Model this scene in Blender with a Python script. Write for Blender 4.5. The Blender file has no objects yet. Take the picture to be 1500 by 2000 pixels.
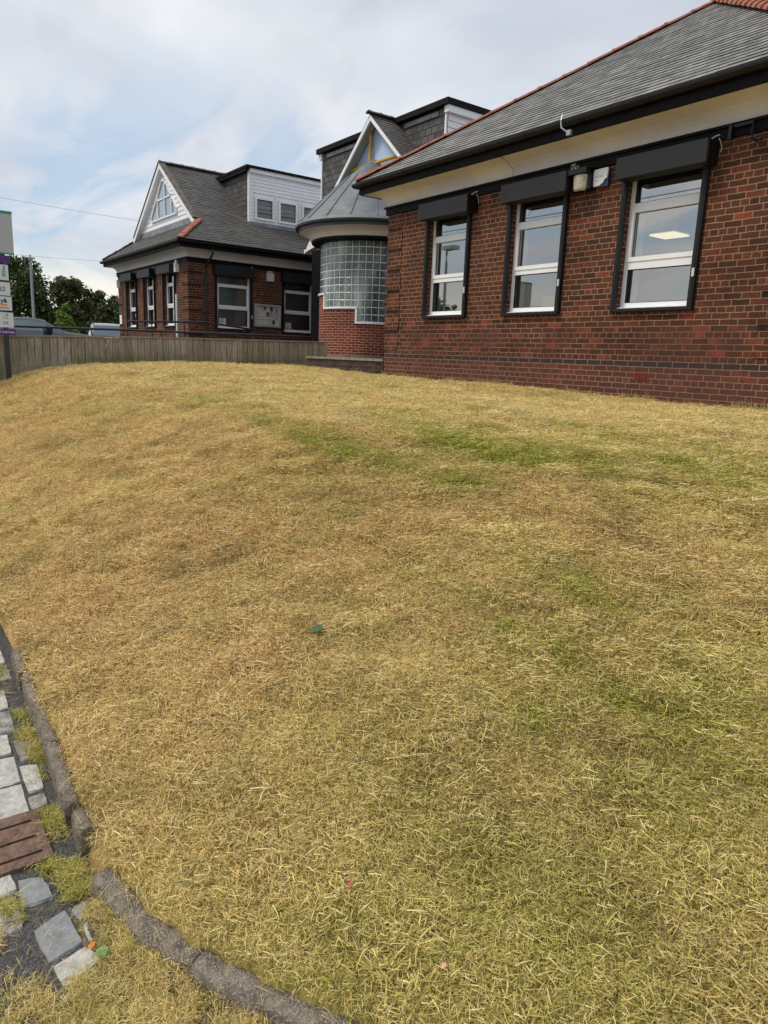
import bpy, bmesh, math, random
import numpy as np
from mathutils import Vector, Matrix
random.seed(7); rng = np.random.default_rng(7)
R = math.radians
S = bpy.context.scene
COL = S.collection

# ------------------------------------------------------------------ camera
YAW, PITCH, ROLL, FPX = 0.933873, 0.212046, 0.039644, 1389.4357
fw = Vector((-math.sin(YAW)*math.cos(PITCH), math.cos(YAW)*math.cos(PITCH), -math.sin(PITCH)))
rt = Vector((math.cos(YAW), math.sin(YAW), 0)); up = rt.cross(fw)
c_, s_ = math.cos(ROLL), math.sin(ROLL)
rt, up = rt*c_+up*s_, up*c_-rt*s_
cam = bpy.data.cameras.new('camera'); cam.sensor_fit = 'VERTICAL'; cam.sensor_height = 36
cam.lens = FPX/2000*36; cam.clip_start = .05; cam.clip_end = 2000
co = bpy.data.objects.new('camera', cam); COL.objects.link(co); S.camera = co
co.matrix_world = Matrix(((rt.x, up.x, -fw.x, 0), (rt.y, up.y, -fw.y, 0), (rt.z, up.z, -fw.z, 0), (0, 0, 0, 1)))

# ------------------------------------------------------------------ world: Nishita sky behind broken cloud
SUN_EL, SUN_AZ = R(56), R(205)      # azimuth clockwise from +Y
w = bpy.data.worlds.new('World'); S.world = w; w.use_nodes = True
nt = w.node_tree; nt.nodes.clear()
def N(t, ty, **k):
    n = t.nodes.new(ty)
    for a, b in k.items(): setattr(n, a, b)
    return n
out = N(nt, 'ShaderNodeOutputWorld'); bg = N(nt, 'ShaderNodeBackground'); bg.inputs[1].default_value = .1
sky = N(nt, 'ShaderNodeTexSky', sky_type='NISHITA'); sky.sun_disc = False
sky.sun_elevation = SUN_EL; sky.sun_rotation = SUN_AZ; sky.air_density = 1.0; sky.dust_density = 1.5
tc = N(nt, 'ShaderNodeTexCoord'); sep = N(nt, 'ShaderNodeSeparateXYZ'); nt.links.new(tc.outputs['Generated'], sep.inputs[0])
def M(t, op, a, b=None, c=None, clamp=False):
    n = N(t, 'ShaderNodeMath', operation=op); n.use_clamp = clamp
    for i, v in enumerate((a, b, c)):
        if v is None: continue
        if isinstance(v, (int, float)): n.inputs[i].default_value = v
        else: t.links.new(v, n.inputs[i])
    return n.outputs[0]
def mixc(t, f, a, b, bt='MIX'):
    n = N(t, 'ShaderNodeMix', data_type='RGBA', blend_type=bt); n.clamp_factor = True
    for s, v in ((n.inputs[0], f), (n.inputs[6], a), (n.inputs[7], b)):
        if isinstance(v, (int, float)): s.default_value = v
        elif isinstance(v, tuple): s.default_value = (*v[:3], 1)
        else: t.links.new(v, s)
    return n.outputs[2]
def ramp(t, f, stops, interp='LINEAR'):
    n = N(t, 'ShaderNodeValToRGB'); n.color_ramp.interpolation = interp
    e = n.color_ramp.elements
    while len(e) > 1: e.remove(e[0])
    e[0].position = stops[0][0]; e[0].color = (*([stops[0][1]]*3 if isinstance(stops[0][1], (int, float)) else stops[0][1]), 1)
    for p, c in stops[1:]:
        q = e.new(p); q.color = (*([c]*3 if isinstance(c, (int, float)) else c), 1)
    t.links.new(f, n.inputs[0]); return n.outputs[0]
zz = M(nt, 'ADD', M(nt, 'MAXIMUM', sep.outputs[2], 0.0), .16)
px = M(nt, 'DIVIDE', sep.outputs[0], zz); py = M(nt, 'DIVIDE', sep.outputs[1], zz)
cmb = N(nt, 'ShaderNodeCombineXYZ'); nt.links.new(px, cmb.inputs[0]); nt.links.new(py, cmb.inputs[1])
def cloudnoise(scale, loc, det, rough, dist=0., stretch=(1, 1, 1), rz=0.):
    mp = N(nt, 'ShaderNodeMapping'); mp.inputs[1].default_value = loc; mp.inputs[2].default_value = (0, 0, rz); mp.inputs[3].default_value = stretch
    nt.links.new(cmb.outputs[0], mp.inputs[0])
    n = N(nt, 'ShaderNodeTexNoise'); nt.links.new(mp.outputs[0], n.inputs[0])
    n.inputs['Scale'].default_value = scale; n.inputs['Detail'].default_value = det; n.inputs['Roughness'].default_value = rough; n.inputs['Distortion'].default_value = dist
    return n.outputs[0]
n1 = cloudnoise(.55, (3.1, 1.7, 0), 5, .55, .4, (1, .8, 1), .5)
n2 = cloudnoise(1.5, (0.4, 5.2, 0), 6, .55, .6, (.55, 1.5, 1), .6)
# tone of the cloud underside
tone = M(nt, 'ADD', M(nt, 'MULTIPLY', n1, .7), M(nt, 'MULTIPLY', n2, .3))
cc = ramp(nt, tone, [(.36, (3.1, 3.45, 4.05)), (.44, (4.0, 4.25, 4.7)), (.50, (4.9, 5.05, 5.35)), (.57, (5.9, 5.95, 6.0))])
# thin blue gaps, mostly low down
gap = M(nt, 'MULTIPLY', ramp(nt, n2, [(.44, 0.), (.56, 1.)]), ramp(nt, sep.outputs[2], [(.03, 0.), (.09, .9), (.24, .75), (.36, .12), (.6, .0)]))
blue = mixc(nt, .7, sky.outputs[0], (2.6, 3.5, 4.5))
col = mixc(nt, gap, cc, blue); col = mixc(nt, ramp(nt, sep.outputs[2], [(.30, 0.), (.62, 1.)]), col, (.86, .88, .92), 'MULTIPLY')
glow = ramp(nt, sep.outputs[2], [(.0, .95), (.06, .75), (.13, .0)])
col = mixc(nt, glow, col, (6.0, 5.6, 4.7))
nt.links.new(col, bg.inputs[0]); nt.links.new(bg.outputs[0], out.inputs[0])

# ------------------------------------------------------------------ sun through thin cloud
sl = bpy.data.lights.new('sun', 'SUN'); sl.energy = 1.5; sl.angle = R(14); sl.color = (1, .92, .80)
so = bpy.data.objects.new('sun', sl); COL.objects.link(so)
sd = Vector((math.sin(SUN_AZ)*math.cos(SUN_EL), math.cos(SUN_AZ)*math.cos(SUN_EL), math.sin(SUN_EL)))
so.rotation_euler = (-sd).to_track_quat('-Z', 'Y').to_euler()
S.view_settings.view_transform = 'Standard'; S.view_settings.look = 'None'; S.view_settings.exposure = .74; S.view_settings.gamma = 1
S.render.engine = 'CYCLES'

# ------------------------------------------------------------------ helpers
def tag(o, label=None, cat=None, group=None, kind=None):
    if label: o['label'] = label
    if cat: o['category'] = cat
    if group: o['group'] = group
    if kind: o['kind'] = kind
    return o
def thing(name, label, cat, loc=(0, 0, 0), group=None):
    o = bpy.data.objects.new(name, None); COL.objects.link(o); o.location = loc; o.empty_display_size = .2
    return tag(o, label, cat, group)
class MB:
    def __init__(s): s.v = []; s.f = []; s.uv = []; s.mi = []; s.sm = []
    def face(s, pts, uv=None, mi=0, sm=False):
        b = len(s.v); s.v += [tuple(p) for p in pts]; s.f.append(tuple(range(b, b+len(pts))))
        s.uv.append(uv or [(0, 0)]*len(pts)); s.mi.append(mi); s.sm.append(sm)
    def box(s, a, b, mi=0, T=None, uvs=1.0, skip=''):
        x0, y0, z0 = [min(a[i], b[i]) for i in range(3)]; x1, y1, z1 = [max(a[i], b[i]) for i in range(3)]
        T = T or (lambda x, y, z: (x, y, z))
        P = lambda x, y, z: T(x, y, z)
        for nm, q, u in (('-y', [(x0,y0,z0),(x1,y0,z0),(x1,y0,z1),(x0,y0,z1)], (0,2)), ('+y', [(x1,y1,z0),(x0,y1,z0),(x0,y1,z1),(x1,y1,z1)], (0,2)),
                     ('-x', [(x0,y1,z0),(x0,y0,z0),(x0,y0,z1),(x0,y1,z1)], (1,2)), ('+x', [(x1,y0,z0),(x1,y1,z0),(x1,y1,z1),(x1,y0,z1)], (1,2)),
                     ('+z', [(x0,y0,z1),(x1,y0,z1),(x1,y1,z1),(x0,y1,z1)], (0,1)), ('-z', [(x0,y1,z0),(x1,y1,z0),(x1,y0,z0),(x0,y0,z0)], (0,1))):
            if nm in skip: continue
            s.face([P(*p) for p in q], [(p[u[0]]*uvs, p[u[1]]*uvs) for p in q], mi)
    def tube(s, pts, r, n=8, mi=0, caps=True, sm=True):
        pts = [Vector(p) for p in pts]; rr = r if isinstance(r, (list, tuple)) else [r]*len(pts)
        rings = []
        for i, p in enumerate(pts):
            d = (pts[min(i+1, len(pts)-1)]-pts[max(i-1, 0)]).normalized()
            a = d.cross(Vector((0, 0, 1)));
            if a.length < .05: a = d.cross(Vector((1, 0, 0)))
            a.normalize(); b = d.cross(a)
            rings.append([p+(a*math.cos(t)+b*math.sin(t))*rr[i] for t in [2*math.pi*k/n for k in range(n)]])
        for i in range(len(rings)-1):
            for k in range(n): s.face([rings[i][k], rings[i][(k+1)%n], rings[i+1][(k+1)%n], rings[i+1][k]], None, mi, sm)
        if caps: s.face(rings[0][::-1], None, mi); s.face(rings[-1], None, mi)
    def prof(s, prof, p0, p1, outv, upv=Vector((0, 0, 1)), mi=0, sm=False, a0=0., a1=0., caps=True):
        """sweep a profile [(out, up)] from p0 to p1; a0/a1 mitre: shift along per unit of out"""
        p0, p1 = Vector(p0), Vector(p1); d = (p1-p0).normalized(); o = Vector(outv)
        A = [p0+o*u+upv*v-d*(u*a0) for u, v in prof]; B = [p1+o*u+upv*v+d*(u*a1) for u, v in prof]
        L = (p1-p0).length
        for i in range(len(prof)-1): s.face([A[i], B[i], B[i+1], A[i+1]], [(0, prof[i][1]), (L, prof[i][1]), (L, prof[i+1][1]), (0, prof[i+1][1])], mi, sm)
        if caps and prof[0] == prof[-1]: s.face(A[:-1], None, mi); s.face(B[:-1], None, mi)
    def build(s, name, mats, parent=None, weld=False, bevel=0):
        me = bpy.data.meshes.new(name); me.from_pydata(s.v, [], s.f)
        uvl = me.uv_layers.new(name='UVMap'); flat = [c for f in s.uv for p in f for c in p]
        uvl.data.foreach_set('uv', flat)
        me.polygons.foreach_set('material_index', s.mi); me.polygons.foreach_set('use_smooth', s.sm)
        for m in (mats if isinstance(mats, (list, tuple)) else [mats]): me.materials.append(m)
        if weld:
            bm = bmesh.new(); bm.from_mesh(me); bmesh.ops.remove_doubles(bm, verts=bm.verts, dist=1e-4); bmesh.ops.recalc_face_normals(bm, faces=bm.faces); bm.to_mesh(me); bm.free()
        me.update()
        o = bpy.data.objects.new(name, me); COL.objects.link(o)
        if parent: 
            o.parent = parent
            off = Vector((0, 0, 0)); q = parent
            while q: off += q.location; q = q.parent
            o.location = -off if parent.type == 'EMPTY' else -off
        if bevel:
            b = o.modifiers.new('bevel', 'BEVEL'); b.width = bevel; b.segments = 2; b.limit_method = 'ANGLE'
        return o

# ------------------------------------------------------------------ materials
MATS = {}
def mat(name, color, rough=.7, spec=.3, metal=0., var=.0, vscale=3., bump=0., bscale=30., color2=None, v2scale=1.):
    m = bpy.data.materials.new(name); m.use_nodes = True; t = m.node_tree; b = t.nodes['Principled BSDF']
    b.inputs['Roughness'].default_value = rough; b.inputs['Specular IOR Level'].default_value = spec; b.inputs['Metallic'].default_value = metal
    b.inputs['Base Color'].default_value = (*color, 1)
    g = N(t, 'ShaderNodeNewGeometry')
    if var or color2:
        n = N(t, 'ShaderNodeTexNoise'); n.inputs['Scale'].default_value = vscale; n.inputs['Detail'].default_value = 6; n.inputs['Roughness'].default_value = .62
        t.links.new(g.outputs['Position'], n.inputs[0])
        c = mixc(t, ramp(t, n.outputs[0], [(.35, 0.), (.65, 1.)]), tuple(x*(1-var) for x in color), tuple(min(1, x*(1+var)) for x in color))
        if color2:
            n3 = N(t, 'ShaderNodeTexNoise'); n3.inputs['Scale'].default_value = v2scale; n3.inputs['Detail'].default_value = 8; n3.inputs['Roughness'].default_value = .7
            t.links.new(g.outputs['Position'], n3.inputs[0])
            c = mixc(t, ramp(t, n3.outputs[0], [(.48, 0.), (.66, 1.)]), c, color2)
        t.links.new(c, b.inputs['Base Color'])
    if bump:
        n2 = N(t, 'ShaderNodeTexNoise'); n2.inputs['Scale'].default_value = bscale; n2.inputs['Detail'].default_value = 6
        t.links.new(g.outputs['Position'], n2.inputs[0])
        bp = N(t, 'ShaderNodeBump'); bp.inputs['Strength'].default_value = bump; bp.inputs['Distance'].default_value = .01
        t.links.new(n2.outputs[0], bp.inputs['Height']); t.links.new(bp.outputs[0], b.inputs['Normal'])
    MATS[name] = m; return m
def brickmat(name, stops, mortar, squash=True, w=.225, h=.075, ms=.0052, plinth=False, bump=.5, offs=.5, rough=.85, rust=None):
    m = bpy.data.materials.new(name); m.use_nodes = True; t = m.node_tree; b = t.nodes['Principled BSDF']
    b.inputs['Roughness'].default_value = rough; b.inputs['Specular IOR Level'].default_value = .2
    uv = N(t, 'ShaderNodeUVMap'); g = N(t, 'ShaderNodeNewGeometry')
    # slight hand-laid wobble
    wn = N(t, 'ShaderNodeTexNoise'); wn.inputs['Scale'].default_value = 9; t.links.new(uv.outputs[0], wn.inputs[0])
    va = N(t, 'ShaderNodeVectorMath', operation='SCALE'); sb = N(t, 'ShaderNodeVectorMath', operation='SUBTRACT'); sb.inputs[1].default_value = (.5, .5, .5)
    t.links.new(wn.outputs[1], sb.inputs[0]); t.links.new(sb.outputs[0], va.inputs[0]); va.inputs[3].default_value = .016
    ad = N(t, 'ShaderNodeVectorMath', operation='ADD'); t.links.new(uv.outputs[0], ad.inputs[0]); t.links.new(va.outputs[0], ad.inputs[1])
    br = N(t, 'ShaderNodeTexBrick', offset=offs, offset_frequency=2, squash=.5 if squash else 1., squash_frequency=4 if squash else 1)
    t.links.new(ad.outputs[0], br.inputs['Vector'])
    br.inputs['Color1'].default_value = (0, 0, 0, 1); br.inputs['Color2'].default_value = (1, 1, 1, 1); br.inputs['Mortar'].default_value = (.5, .5, .5, 1)
    br.inputs['Scale'].default_value = 1; br.inputs['Mortar Size'].default_value = ms; br.inputs['Mortar Smooth'].default_value = .25
    br.inputs['Bias'].default_value = 0; br.inputs['Brick Width'].default_value = w; br.inputs['Row Height'].default_value = h
    nz = N(t, 'ShaderNodeTexNoise'); nz.inputs['Scale'].default_value = 1.6; nz.inputs['Detail'].default_value = 9; nz.inputs['Roughness'].default_value = .7
    t.links.new(g.outputs['Position'], nz.inputs[0])
    nf = N(t, 'ShaderNodeTexNoise'); nf.inputs['Scale'].default_value = 45; nf.inputs['Detail'].default_value = 5; t.links.new(g.outputs['Position'], nf.inputs[0])
    bc = ramp(t, br.outputs['Color'], stops)
    bc = mixc(t, ramp(t, nf.outputs[0], [(.3, .0), (.75, .75)]), bc, tuple(x*.45 for x in stops[1][1]))
    bc = mixc(t, ramp(t, nz.outputs[0], [(.46, 0.), (.66, .6)]), bc, tuple(x*.5 for x in stops[0][1]))
    mo = mixc(t, ramp(t, nz.outputs[0], [(.35, 0.), (.7, .8)]), mortar, tuple(x*.45 for x in mortar))
    if plinth:
        sp = N(t, 'ShaderNodeSeparateXYZ'); t.links.new(g.outputs['Position'], sp.inputs[0]); z = sp.outputs[2]
        low = M(t, 'MULTIPLY', M(t, 'LESS_THAN', z, .53), 1.)
        ns = N(t, 'ShaderNodeTexNoise'); ns.inputs['Scale'].default_value = 1.1; ns.inputs['Detail'].default_value = 4
        mp = N(t, 'ShaderNodeMapping'); mp.inputs[3].default_value = (1, 1, .5); t.links.new(g.outputs['Position'], mp.inputs[0]); t.links.new(mp.outputs[0], ns.inputs[0])
        st = M(t, 'MULTIPLY', ramp(t, ns.outputs[0], [(.4, 0.), (.52, 1.)]), ramp(t, M(t, 'ADD', M(t, 'MULTIPLY', z, 1.), .4), [(.9, 1.), (1.1, 0.)]))
        bc = mixc(t, M(t, 'MULTIPLY', st, .4), bc, (.085, .034, .028))
        rd = N(t, 'ShaderNodeTexNoise'); rd.inputs['Scale'].default_value = 3.4; rd.inputs['Detail'].default_value = 1; t.links.new(g.outputs['Position'], rd.inputs[0])
        redb = M(t, 'MULTIPLY', M(t, 'MULTIPLY', M(t, 'GREATER_THAN', br.outputs['Color'], .72), ramp(t, rd.outputs[0], [(.5, 0.), (.56, 1.)])), M(t, 'LESS_THAN', z, .75))
        bc = mixc(t, M(t, 'MULTIPLY', redb, .6), bc, (.24, .055, .036))
        mo = mixc(t, M(t, 'MULTIPLY', st, .85), mo, (.16, .09, .075))
        mp2 = N(t, 'ShaderNodeMapping'); mp2.inputs[3].default_value = (5.5, 5.5, .35); t.links.new(g.outputs['Position'], mp2.inputs[0])
        nk = N(t, 'ShaderNodeTexNoise'); nk.inputs['Scale'].default_value = 1.; nk.inputs['Detail'].default_value = 6; t.links.new(mp2.outputs[0], nk.inputs[0])
        soot = M(t, 'MULTIPLY', ramp(t, nk.outputs[0], [(.44, 0.), (.62, 1.)]), ramp(t, M(t, 'MULTIPLY', M(t, 'ADD', z, .5), .3), [(.0, .8), (.2, .55), (.36, .25), (.75, .3), (.95, .85)]))
        bc = mixc(t, M(t, 'MULTIPLY', soot, .6), bc, (.035, .022, .018)); mo = mixc(t, M(t, 'MULTIPLY', soot, .6), mo, (.15, .10, .08))
        pl = M(t, 'LESS_THAN', z, .103)
        bc = mixc(t, M(t, 'MULTIPLY', pl, .4), bc, (.115, .05, .036))
        mo = mixc(t, M(t, 'MULTIPLY', pl, .55), mo, (.27, .17, .14))
        dk = M(t, 'MULTIPLY', M(t, 'GREATER_THAN', z, .03), pl)
        bc = mixc(t, M(t, 'MULTIPLY', dk, .85), bc, (.035, .03, .028))
    fac = br.outputs['Fac']
    c = mixc(t, fac, bc, mo)
    t.links.new(c, b.inputs['Base Color'])
    h1 = M(t, 'ADD', M(t, 'MULTIPLY', M(t, 'SUBTRACT', 1., fac), 1.), M(t, 'MULTIPLY', nf.outputs[0], .35))
    bp = N(t, 'ShaderNodeBump'); bp.inputs['Strength'].default_value = bump; bp.inputs['Distance'].default_value = .008
    t.links.new(h1, bp.inputs['Height']); t.links.new(bp.outputs[0], b.inputs['Normal'])
    MATS[name] = m; return m
brick = brickmat('brick', [(0., (.062, .028, .016)), (.2, (.108, .040, .020)), (.45, (.150, .047, .022)), (.6, (.112, .046, .021)), (.8, (.168, .051, .023)), (.95, (.22, .062, .027)), (1., (.31, .08, .033))], (.37, .235, .165), plinth=True, ms=.0056)
brickshade = brickmat('brick_recess_shade', [(0., (.02, .014, .012)), (.5, (.045, .02, .015)), (1., (.07, .028, .02))], (.07, .045, .035), plinth=False)  # darkened brick: shade and staining of the recessed quoin courses put into the colour
brickred = brickmat('brick_tower', [(0., (.15, .032, .016)), (.5, (.225, .048, .024)), (1., (.29, .068, .034))], (.62, .40, .32), squash=False, h=.066, w=.2, ms=.006)
bricklow = brickmat('brick_low', [(0., (.035, .028, .025)), (.5, (.075, .05, .042)), (1., (.12, .065, .05))], (.14, .11, .095), squash=False)
def slatemat(name, base, light, w=.17, h=.1, spread=.35, moss=(.12, .12, .09), ms=.0035):
    m = bpy.data.materials.new(name); m.use_nodes = True; t = m.node_tree; b = t.nodes['Principled BSDF']
    b.inputs['Roughness'].default_value = .62; b.inputs['Specular IOR Level'].default_value = .35
    uv = N(t, 'ShaderNodeUVMap'); g = N(t, 'ShaderNodeNewGeometry')
    br = N(t, 'ShaderNodeTexBrick', offset=.5, offset_frequency=2, squash=1., squash_frequency=1); t.links.new(uv.outputs[0], br.inputs['Vector'])
    br.inputs['Color1'].default_value = (0, 0, 0, 1); br.inputs['Color2'].default_value = (1, 1, 1, 1); br.inputs['Mortar'].default_value = (.5, .5, .5, 1)
    br.inputs['Scale'].default_value = 1; br.inputs['Mortar Size'].default_value = ms; br.inputs['Brick Width'].default_value = w; br.inputs['Row Height'].default_value = h; br.inputs['Bias'].default_value = 0
    nz = N(t, 'ShaderNodeTexNoise'); nz.inputs['Scale'].default_value = 1.3; nz.inputs['Detail'].default_value = 9; nz.inputs['Roughness'].default_value = .72; t.links.new(g.outputs['Position'], nz.inputs[0])
    nf = N(t, 'ShaderNodeTexNoise'); nf.inputs['Scale'].default_value = 28; nf.inputs['Detail'].default_value = 6; nf.inputs['Roughness'].default_value = .7; t.links.new(g.outputs['Position'], nf.inputs[0])
    c = ramp(t, br.outputs['Color'], [(0., tuple(x*(1-spread) for x in base)), (.6, base), (1., tuple(x*(1+spread) for x in base))])
    c = mixc(t, ramp(t, nf.outputs[0], [(.42, 0.), (.72, .55)]), c, light)
    c = mixc(t, ramp(t, nz.outputs[0], [(.5, 0.), (.7, .5)]), c, moss)
    c = mixc(t, br.outputs['Fac'], c, (.012, .012, .012))
    t.links.new(c, b.inputs['Base Color'])
    bp = N(t, 'ShaderNodeBump'); bp.inputs['Strength'].default_value = .5; bp.inputs['Distance'].default_value = .006
    t.links.new(M(t, 'ADD', M(t, 'SUBTRACT', 1., br.outputs['Fac']), M(t, 'MULTIPLY', nf.outputs[0], .8)), bp.inputs['Height']); t.links.new(bp.outputs[0], b.inputs['Normal'])
    MATS[name] = m; return m
slate = slatemat('slate', (.185, .18, .17), (.36, .35, .325), w=.155, h=.155, spread=.45, moss=(.13, .125, .10))
slatebutt = mat('slate_edge_shade', (.04, .04, .038), .8, .2, var=.4, vscale=14)  # slate butts face away from the sky; their shade is put into this colour
slate2 = slatemat('slate_left', (.095, .09, .085), (.16, .15, .14), w=.2, h=.12, spread=.3)
slatebutt2 = mat('slate_edge_shade_left', (.02, .019, .018), .8, .2, var=.3, vscale=9)  # left roof slate again, darkened to paint in the shade on its butts
cheekm = slatemat('slate_cheek', (.085, .08, .078), (.15, .145, .14), w=.24, h=.165, spread=.5, ms=.011)
redtile = mat('red_tile', (.33, .105, .07), .75, .25, var=.3, vscale=9, bump=.5, bscale=60, color2=(.30, .17, .12), v2scale=2.4)
darktile = mat('dark_tile', (.12, .105, .09), .85, .2, var=.4, vscale=9, bump=.5, bscale=60, color2=(.19, .16, .11), v2scale=4)
cream = mat('cream_render', (.76, .72, .70), .8, .15, var=.05, vscale=2., bump=.08, bscale=80, color2=(.70, .655, .63), v2scale=.8)
black = mat('black_paint', (.0055, .0055, .006), .42, .35, var=.3, vscale=7, bump=.1, bscale=40)
blackdull = mat('black_timber', (.005, .005, .0055), .65, .15, var=.4, vscale=5, bump=.2, bscale=30)
shutterm = mat('shutter_box', (.016, .016, .018), .55, .3, var=.1, vscale=3, bump=.08, bscale=30)
railm = mat('guide_rail', (.009, .0095, .011), .5, .35)
white = mat('white_upvc', (.84, .85, .87), .35, .4, var=.03, vscale=3)
cladm = mat('white_cladding', (.80, .82, .86), .45, .3, var=.04, vscale=2)
leadm = mat('lead', (.14, .152, .168), .6, .4, .2, var=.22, vscale=2.5, bump=.15, bscale=12, color2=(.19, .205, .215), v2scale=1.6)
flash = mat('lead_flashing', (.22, .23, .25), .5, .4, .2, var=.3, vscale=5)
yellow = mat('yellow_steel', (.52, .33, .02), .45, .4, var=.1)
bluep = mat('blue_panel', (.46, .58, .80), .45, .4, var=.03, vscale=1)
greyp = mat('grey_plastic', (.55, .55, .53), .5, .3, var=.08)
steel = mat('galvanised', (.33, .34, .35), .45, .5, .6, var=.15)
stonem = mat('coping_stone', (.25, .225, .19), .9, .15, var=.25, vscale=8, bump=.4)
wood = None
# glass: part mirror, part clear
def glassmat(name, tint=(.82, .87, .87), refl=.3):
    m = bpy.data.materials.new(name); m.use_nodes = True; t = m.node_tree; t.nodes.clear()
    o = N(t, 'ShaderNodeOutputMaterial'); mx = N(t, 'ShaderNodeMixShader'); gl = N(t, 'ShaderNodeBsdfGlossy'); tr = N(t, 'ShaderNodeBsdfTransparent')
    gl.inputs['Roughness'].default_value = .015; gl.inputs[0].default_value = (.93, .92, .89, 1); tr.inputs[0].default_value = (*tint, 1)
    fr = N(t, 'ShaderNodeFresnel'); fr.inputs[0].default_value = 1.5
    f = M(t, 'ADD', M(t, 'MULTIPLY', fr.outputs[0], 1.6), refl, clamp=True)
    t.links.new(f, mx.inputs[0]); t.links.new(tr.outputs[0], mx.inputs[1]); t.links.new(gl.outputs[0], mx.inputs[2]); t.links.new(mx.outputs[0], o.inputs[0])
    MATS[name] = m; return m
glass = glassmat('window_glass', refl=.32)
glassdk = glassmat('window_glass_dull', refl=.12)
roomm = mat('room_wall', (.36, .36, .35), .9, .1)
curtm = mat('pale_blind', (.62, .64, .64), .8, .2)
blindm = mat('grey_blind', (.24, .29, .29), .8, .2, var=.1)
panelm = mat('notice_paper', (.7, .7, .68), .6, .3)
# glass block material
def gblock():
    m = bpy.data.materials.new('glass_block'); m.use_nodes = True; t = m.node_tree; b = t.nodes['Principled BSDF']
    uv = N(t, 'ShaderNodeUVMap'); 
    nb = N(t, 'ShaderNodeTexWhiteNoise', noise_dimensions='2D')
    sc = N(t, 'ShaderNodeVectorMath', operation='SCALE'); sc.inputs[3].default_value = 1/.182; t.links.new(uv.outputs[0], sc.inputs[0])
    fl = N(t, 'ShaderNodeVectorMath', operation='FLOOR'); t.links.new(sc.outputs[0], fl.inputs[0]); t.links.new(fl.outputs[0], nb.inputs[0])
    nz = N(t, 'ShaderNodeTexNoise'); nz.inputs['Scale'].default_value = .95; nz.inputs['Detail'].default_value = 1
    mp = N(t, 'ShaderNodeMapping'); mp.inputs[3].default_value = (2.2, .55, 1); t.links.new(uv.outputs[0], mp.inputs[0]); t.links.new(mp.outputs[0], nz.inputs[0])
    wv = N(t, 'ShaderNodeTexWave', bands_direction='DIAGONAL'); wv.inputs['Scale'].default_value = 9; wv.inputs['Distortion'].default_value = 7; wv.inputs['Detail'].default_value = 2
    t.links.new(uv.outputs[0], wv.inputs[0])
    su = N(t, 'ShaderNodeSeparateXYZ'); t.links.new(uv.outputs[0], su.inputs[0]); dim_inside = ramp(t, M(t, 'ADD', M(t, 'MULTIPLY', su.outputs[0], .5), 1.), [(.40, 0.), (.62, .17)])  # dim interior behind the blocks, painted into their colour towards the right end
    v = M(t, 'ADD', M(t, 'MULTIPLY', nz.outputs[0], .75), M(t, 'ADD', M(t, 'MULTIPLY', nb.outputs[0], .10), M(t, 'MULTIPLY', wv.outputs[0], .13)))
    v = M(t, 'SUBTRACT', v, dim_inside)
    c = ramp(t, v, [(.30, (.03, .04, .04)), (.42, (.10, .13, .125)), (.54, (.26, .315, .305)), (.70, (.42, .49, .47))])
    t.links.new(c, b.inputs['Base Color']); b.inputs['Roughness'].default_value = .12; b.inputs['Specular IOR Level'].default_value = .7
    bp = N(t, 'ShaderNodeBump'); bp.inputs['Strength'].default_value = .35; bp.inputs['Distance'].default_value = .02
    t.links.new(wv.outputs[0], bp.inputs['Height']); t.links.new(bp.outputs[0], b.inputs['Normal'])
    return m
gblockm = gblock()
def woodmat():
    m = bpy.data.materials.new('weathered_board'); m.use_nodes = True; t = m.node_tree; b = t.nodes['Principled BSDF']
    b.inputs['Roughness'].default_value = .85; b.inputs['Specular IOR Level'].default_value = .15
    uv = N(t, 'ShaderNodeUVMap'); g = N(t, 'ShaderNodeNewGeometry'); sp = N(t, 'ShaderNodeSeparateXYZ'); t.links.new(g.outputs['Position'], sp.inputs[0])
    s2 = N(t, 'ShaderNodeSeparateXYZ'); t.links.new(uv.outputs[0], s2.inputs[0])   # u = random per board
    mp = N(t, 'ShaderNodeMapping'); mp.inputs[3].default_value = (1, 22, 1.6); t.links.new(g.outputs['Position'], mp.inputs[0])
    ad = N(t, 'ShaderNodeVectorMath', operation='ADD'); t.links.new(mp.outputs[0], ad.inputs[0]); t.links.new(uv.outputs[0], ad.inputs[1])
    nz = N(t, 'ShaderNodeTexNoise'); nz.inputs['Scale'].default_value = 2; nz.inputs['Detail'].default_value = 8; nz.inputs['Roughness'].default_value = .7; nz.inputs['Distortion'].default_value = .6; t.links.new(ad.outputs[0], nz.inputs[0])
    fr = M(t, 'FRACT', s2.outputs[0])
    c = ramp(t, fr, [(0., (.33, .29, .24)), (.5, (.46, .405, .345)), (.85, (.50, .44, .385)), (1., (.60, .52, .49))])
    c = mixc(t, ramp(t, nz.outputs[0], [(.35, .75), (.62, 0.)]), c, (.10, .075, .06))
    n2 = N(t, 'ShaderNodeTexNoise'); n2.inputs['Scale'].default_value = 1.2; n2.inputs['Detail'].default_value = 5; t.links.new(g.outputs['Position'], n2.inputs[0])
    gm = M(t, 'MULTIPLY', ramp(t, M(t, 'ADD', sp.outputs[2], .5), [(.1, 1.), (.75, .0)]), ramp(t, n2.outputs[0], [(.32, .1), (.55, .95)]))
    c = mixc(t, gm, c, (.13, .14, .05))
    t.links.new(c, b.inputs['Base Color'])
    bp = N(t, 'ShaderNodeBump'); bp.inputs['Strength'].default_value = .5; bp.inputs['Distance'].default_value = .005; t.links.new(nz.outputs[0], bp.inputs['Height']); t.links.new(bp.outputs[0], b.inputs['Normal'])
    return m
wood = woodmat()

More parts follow.
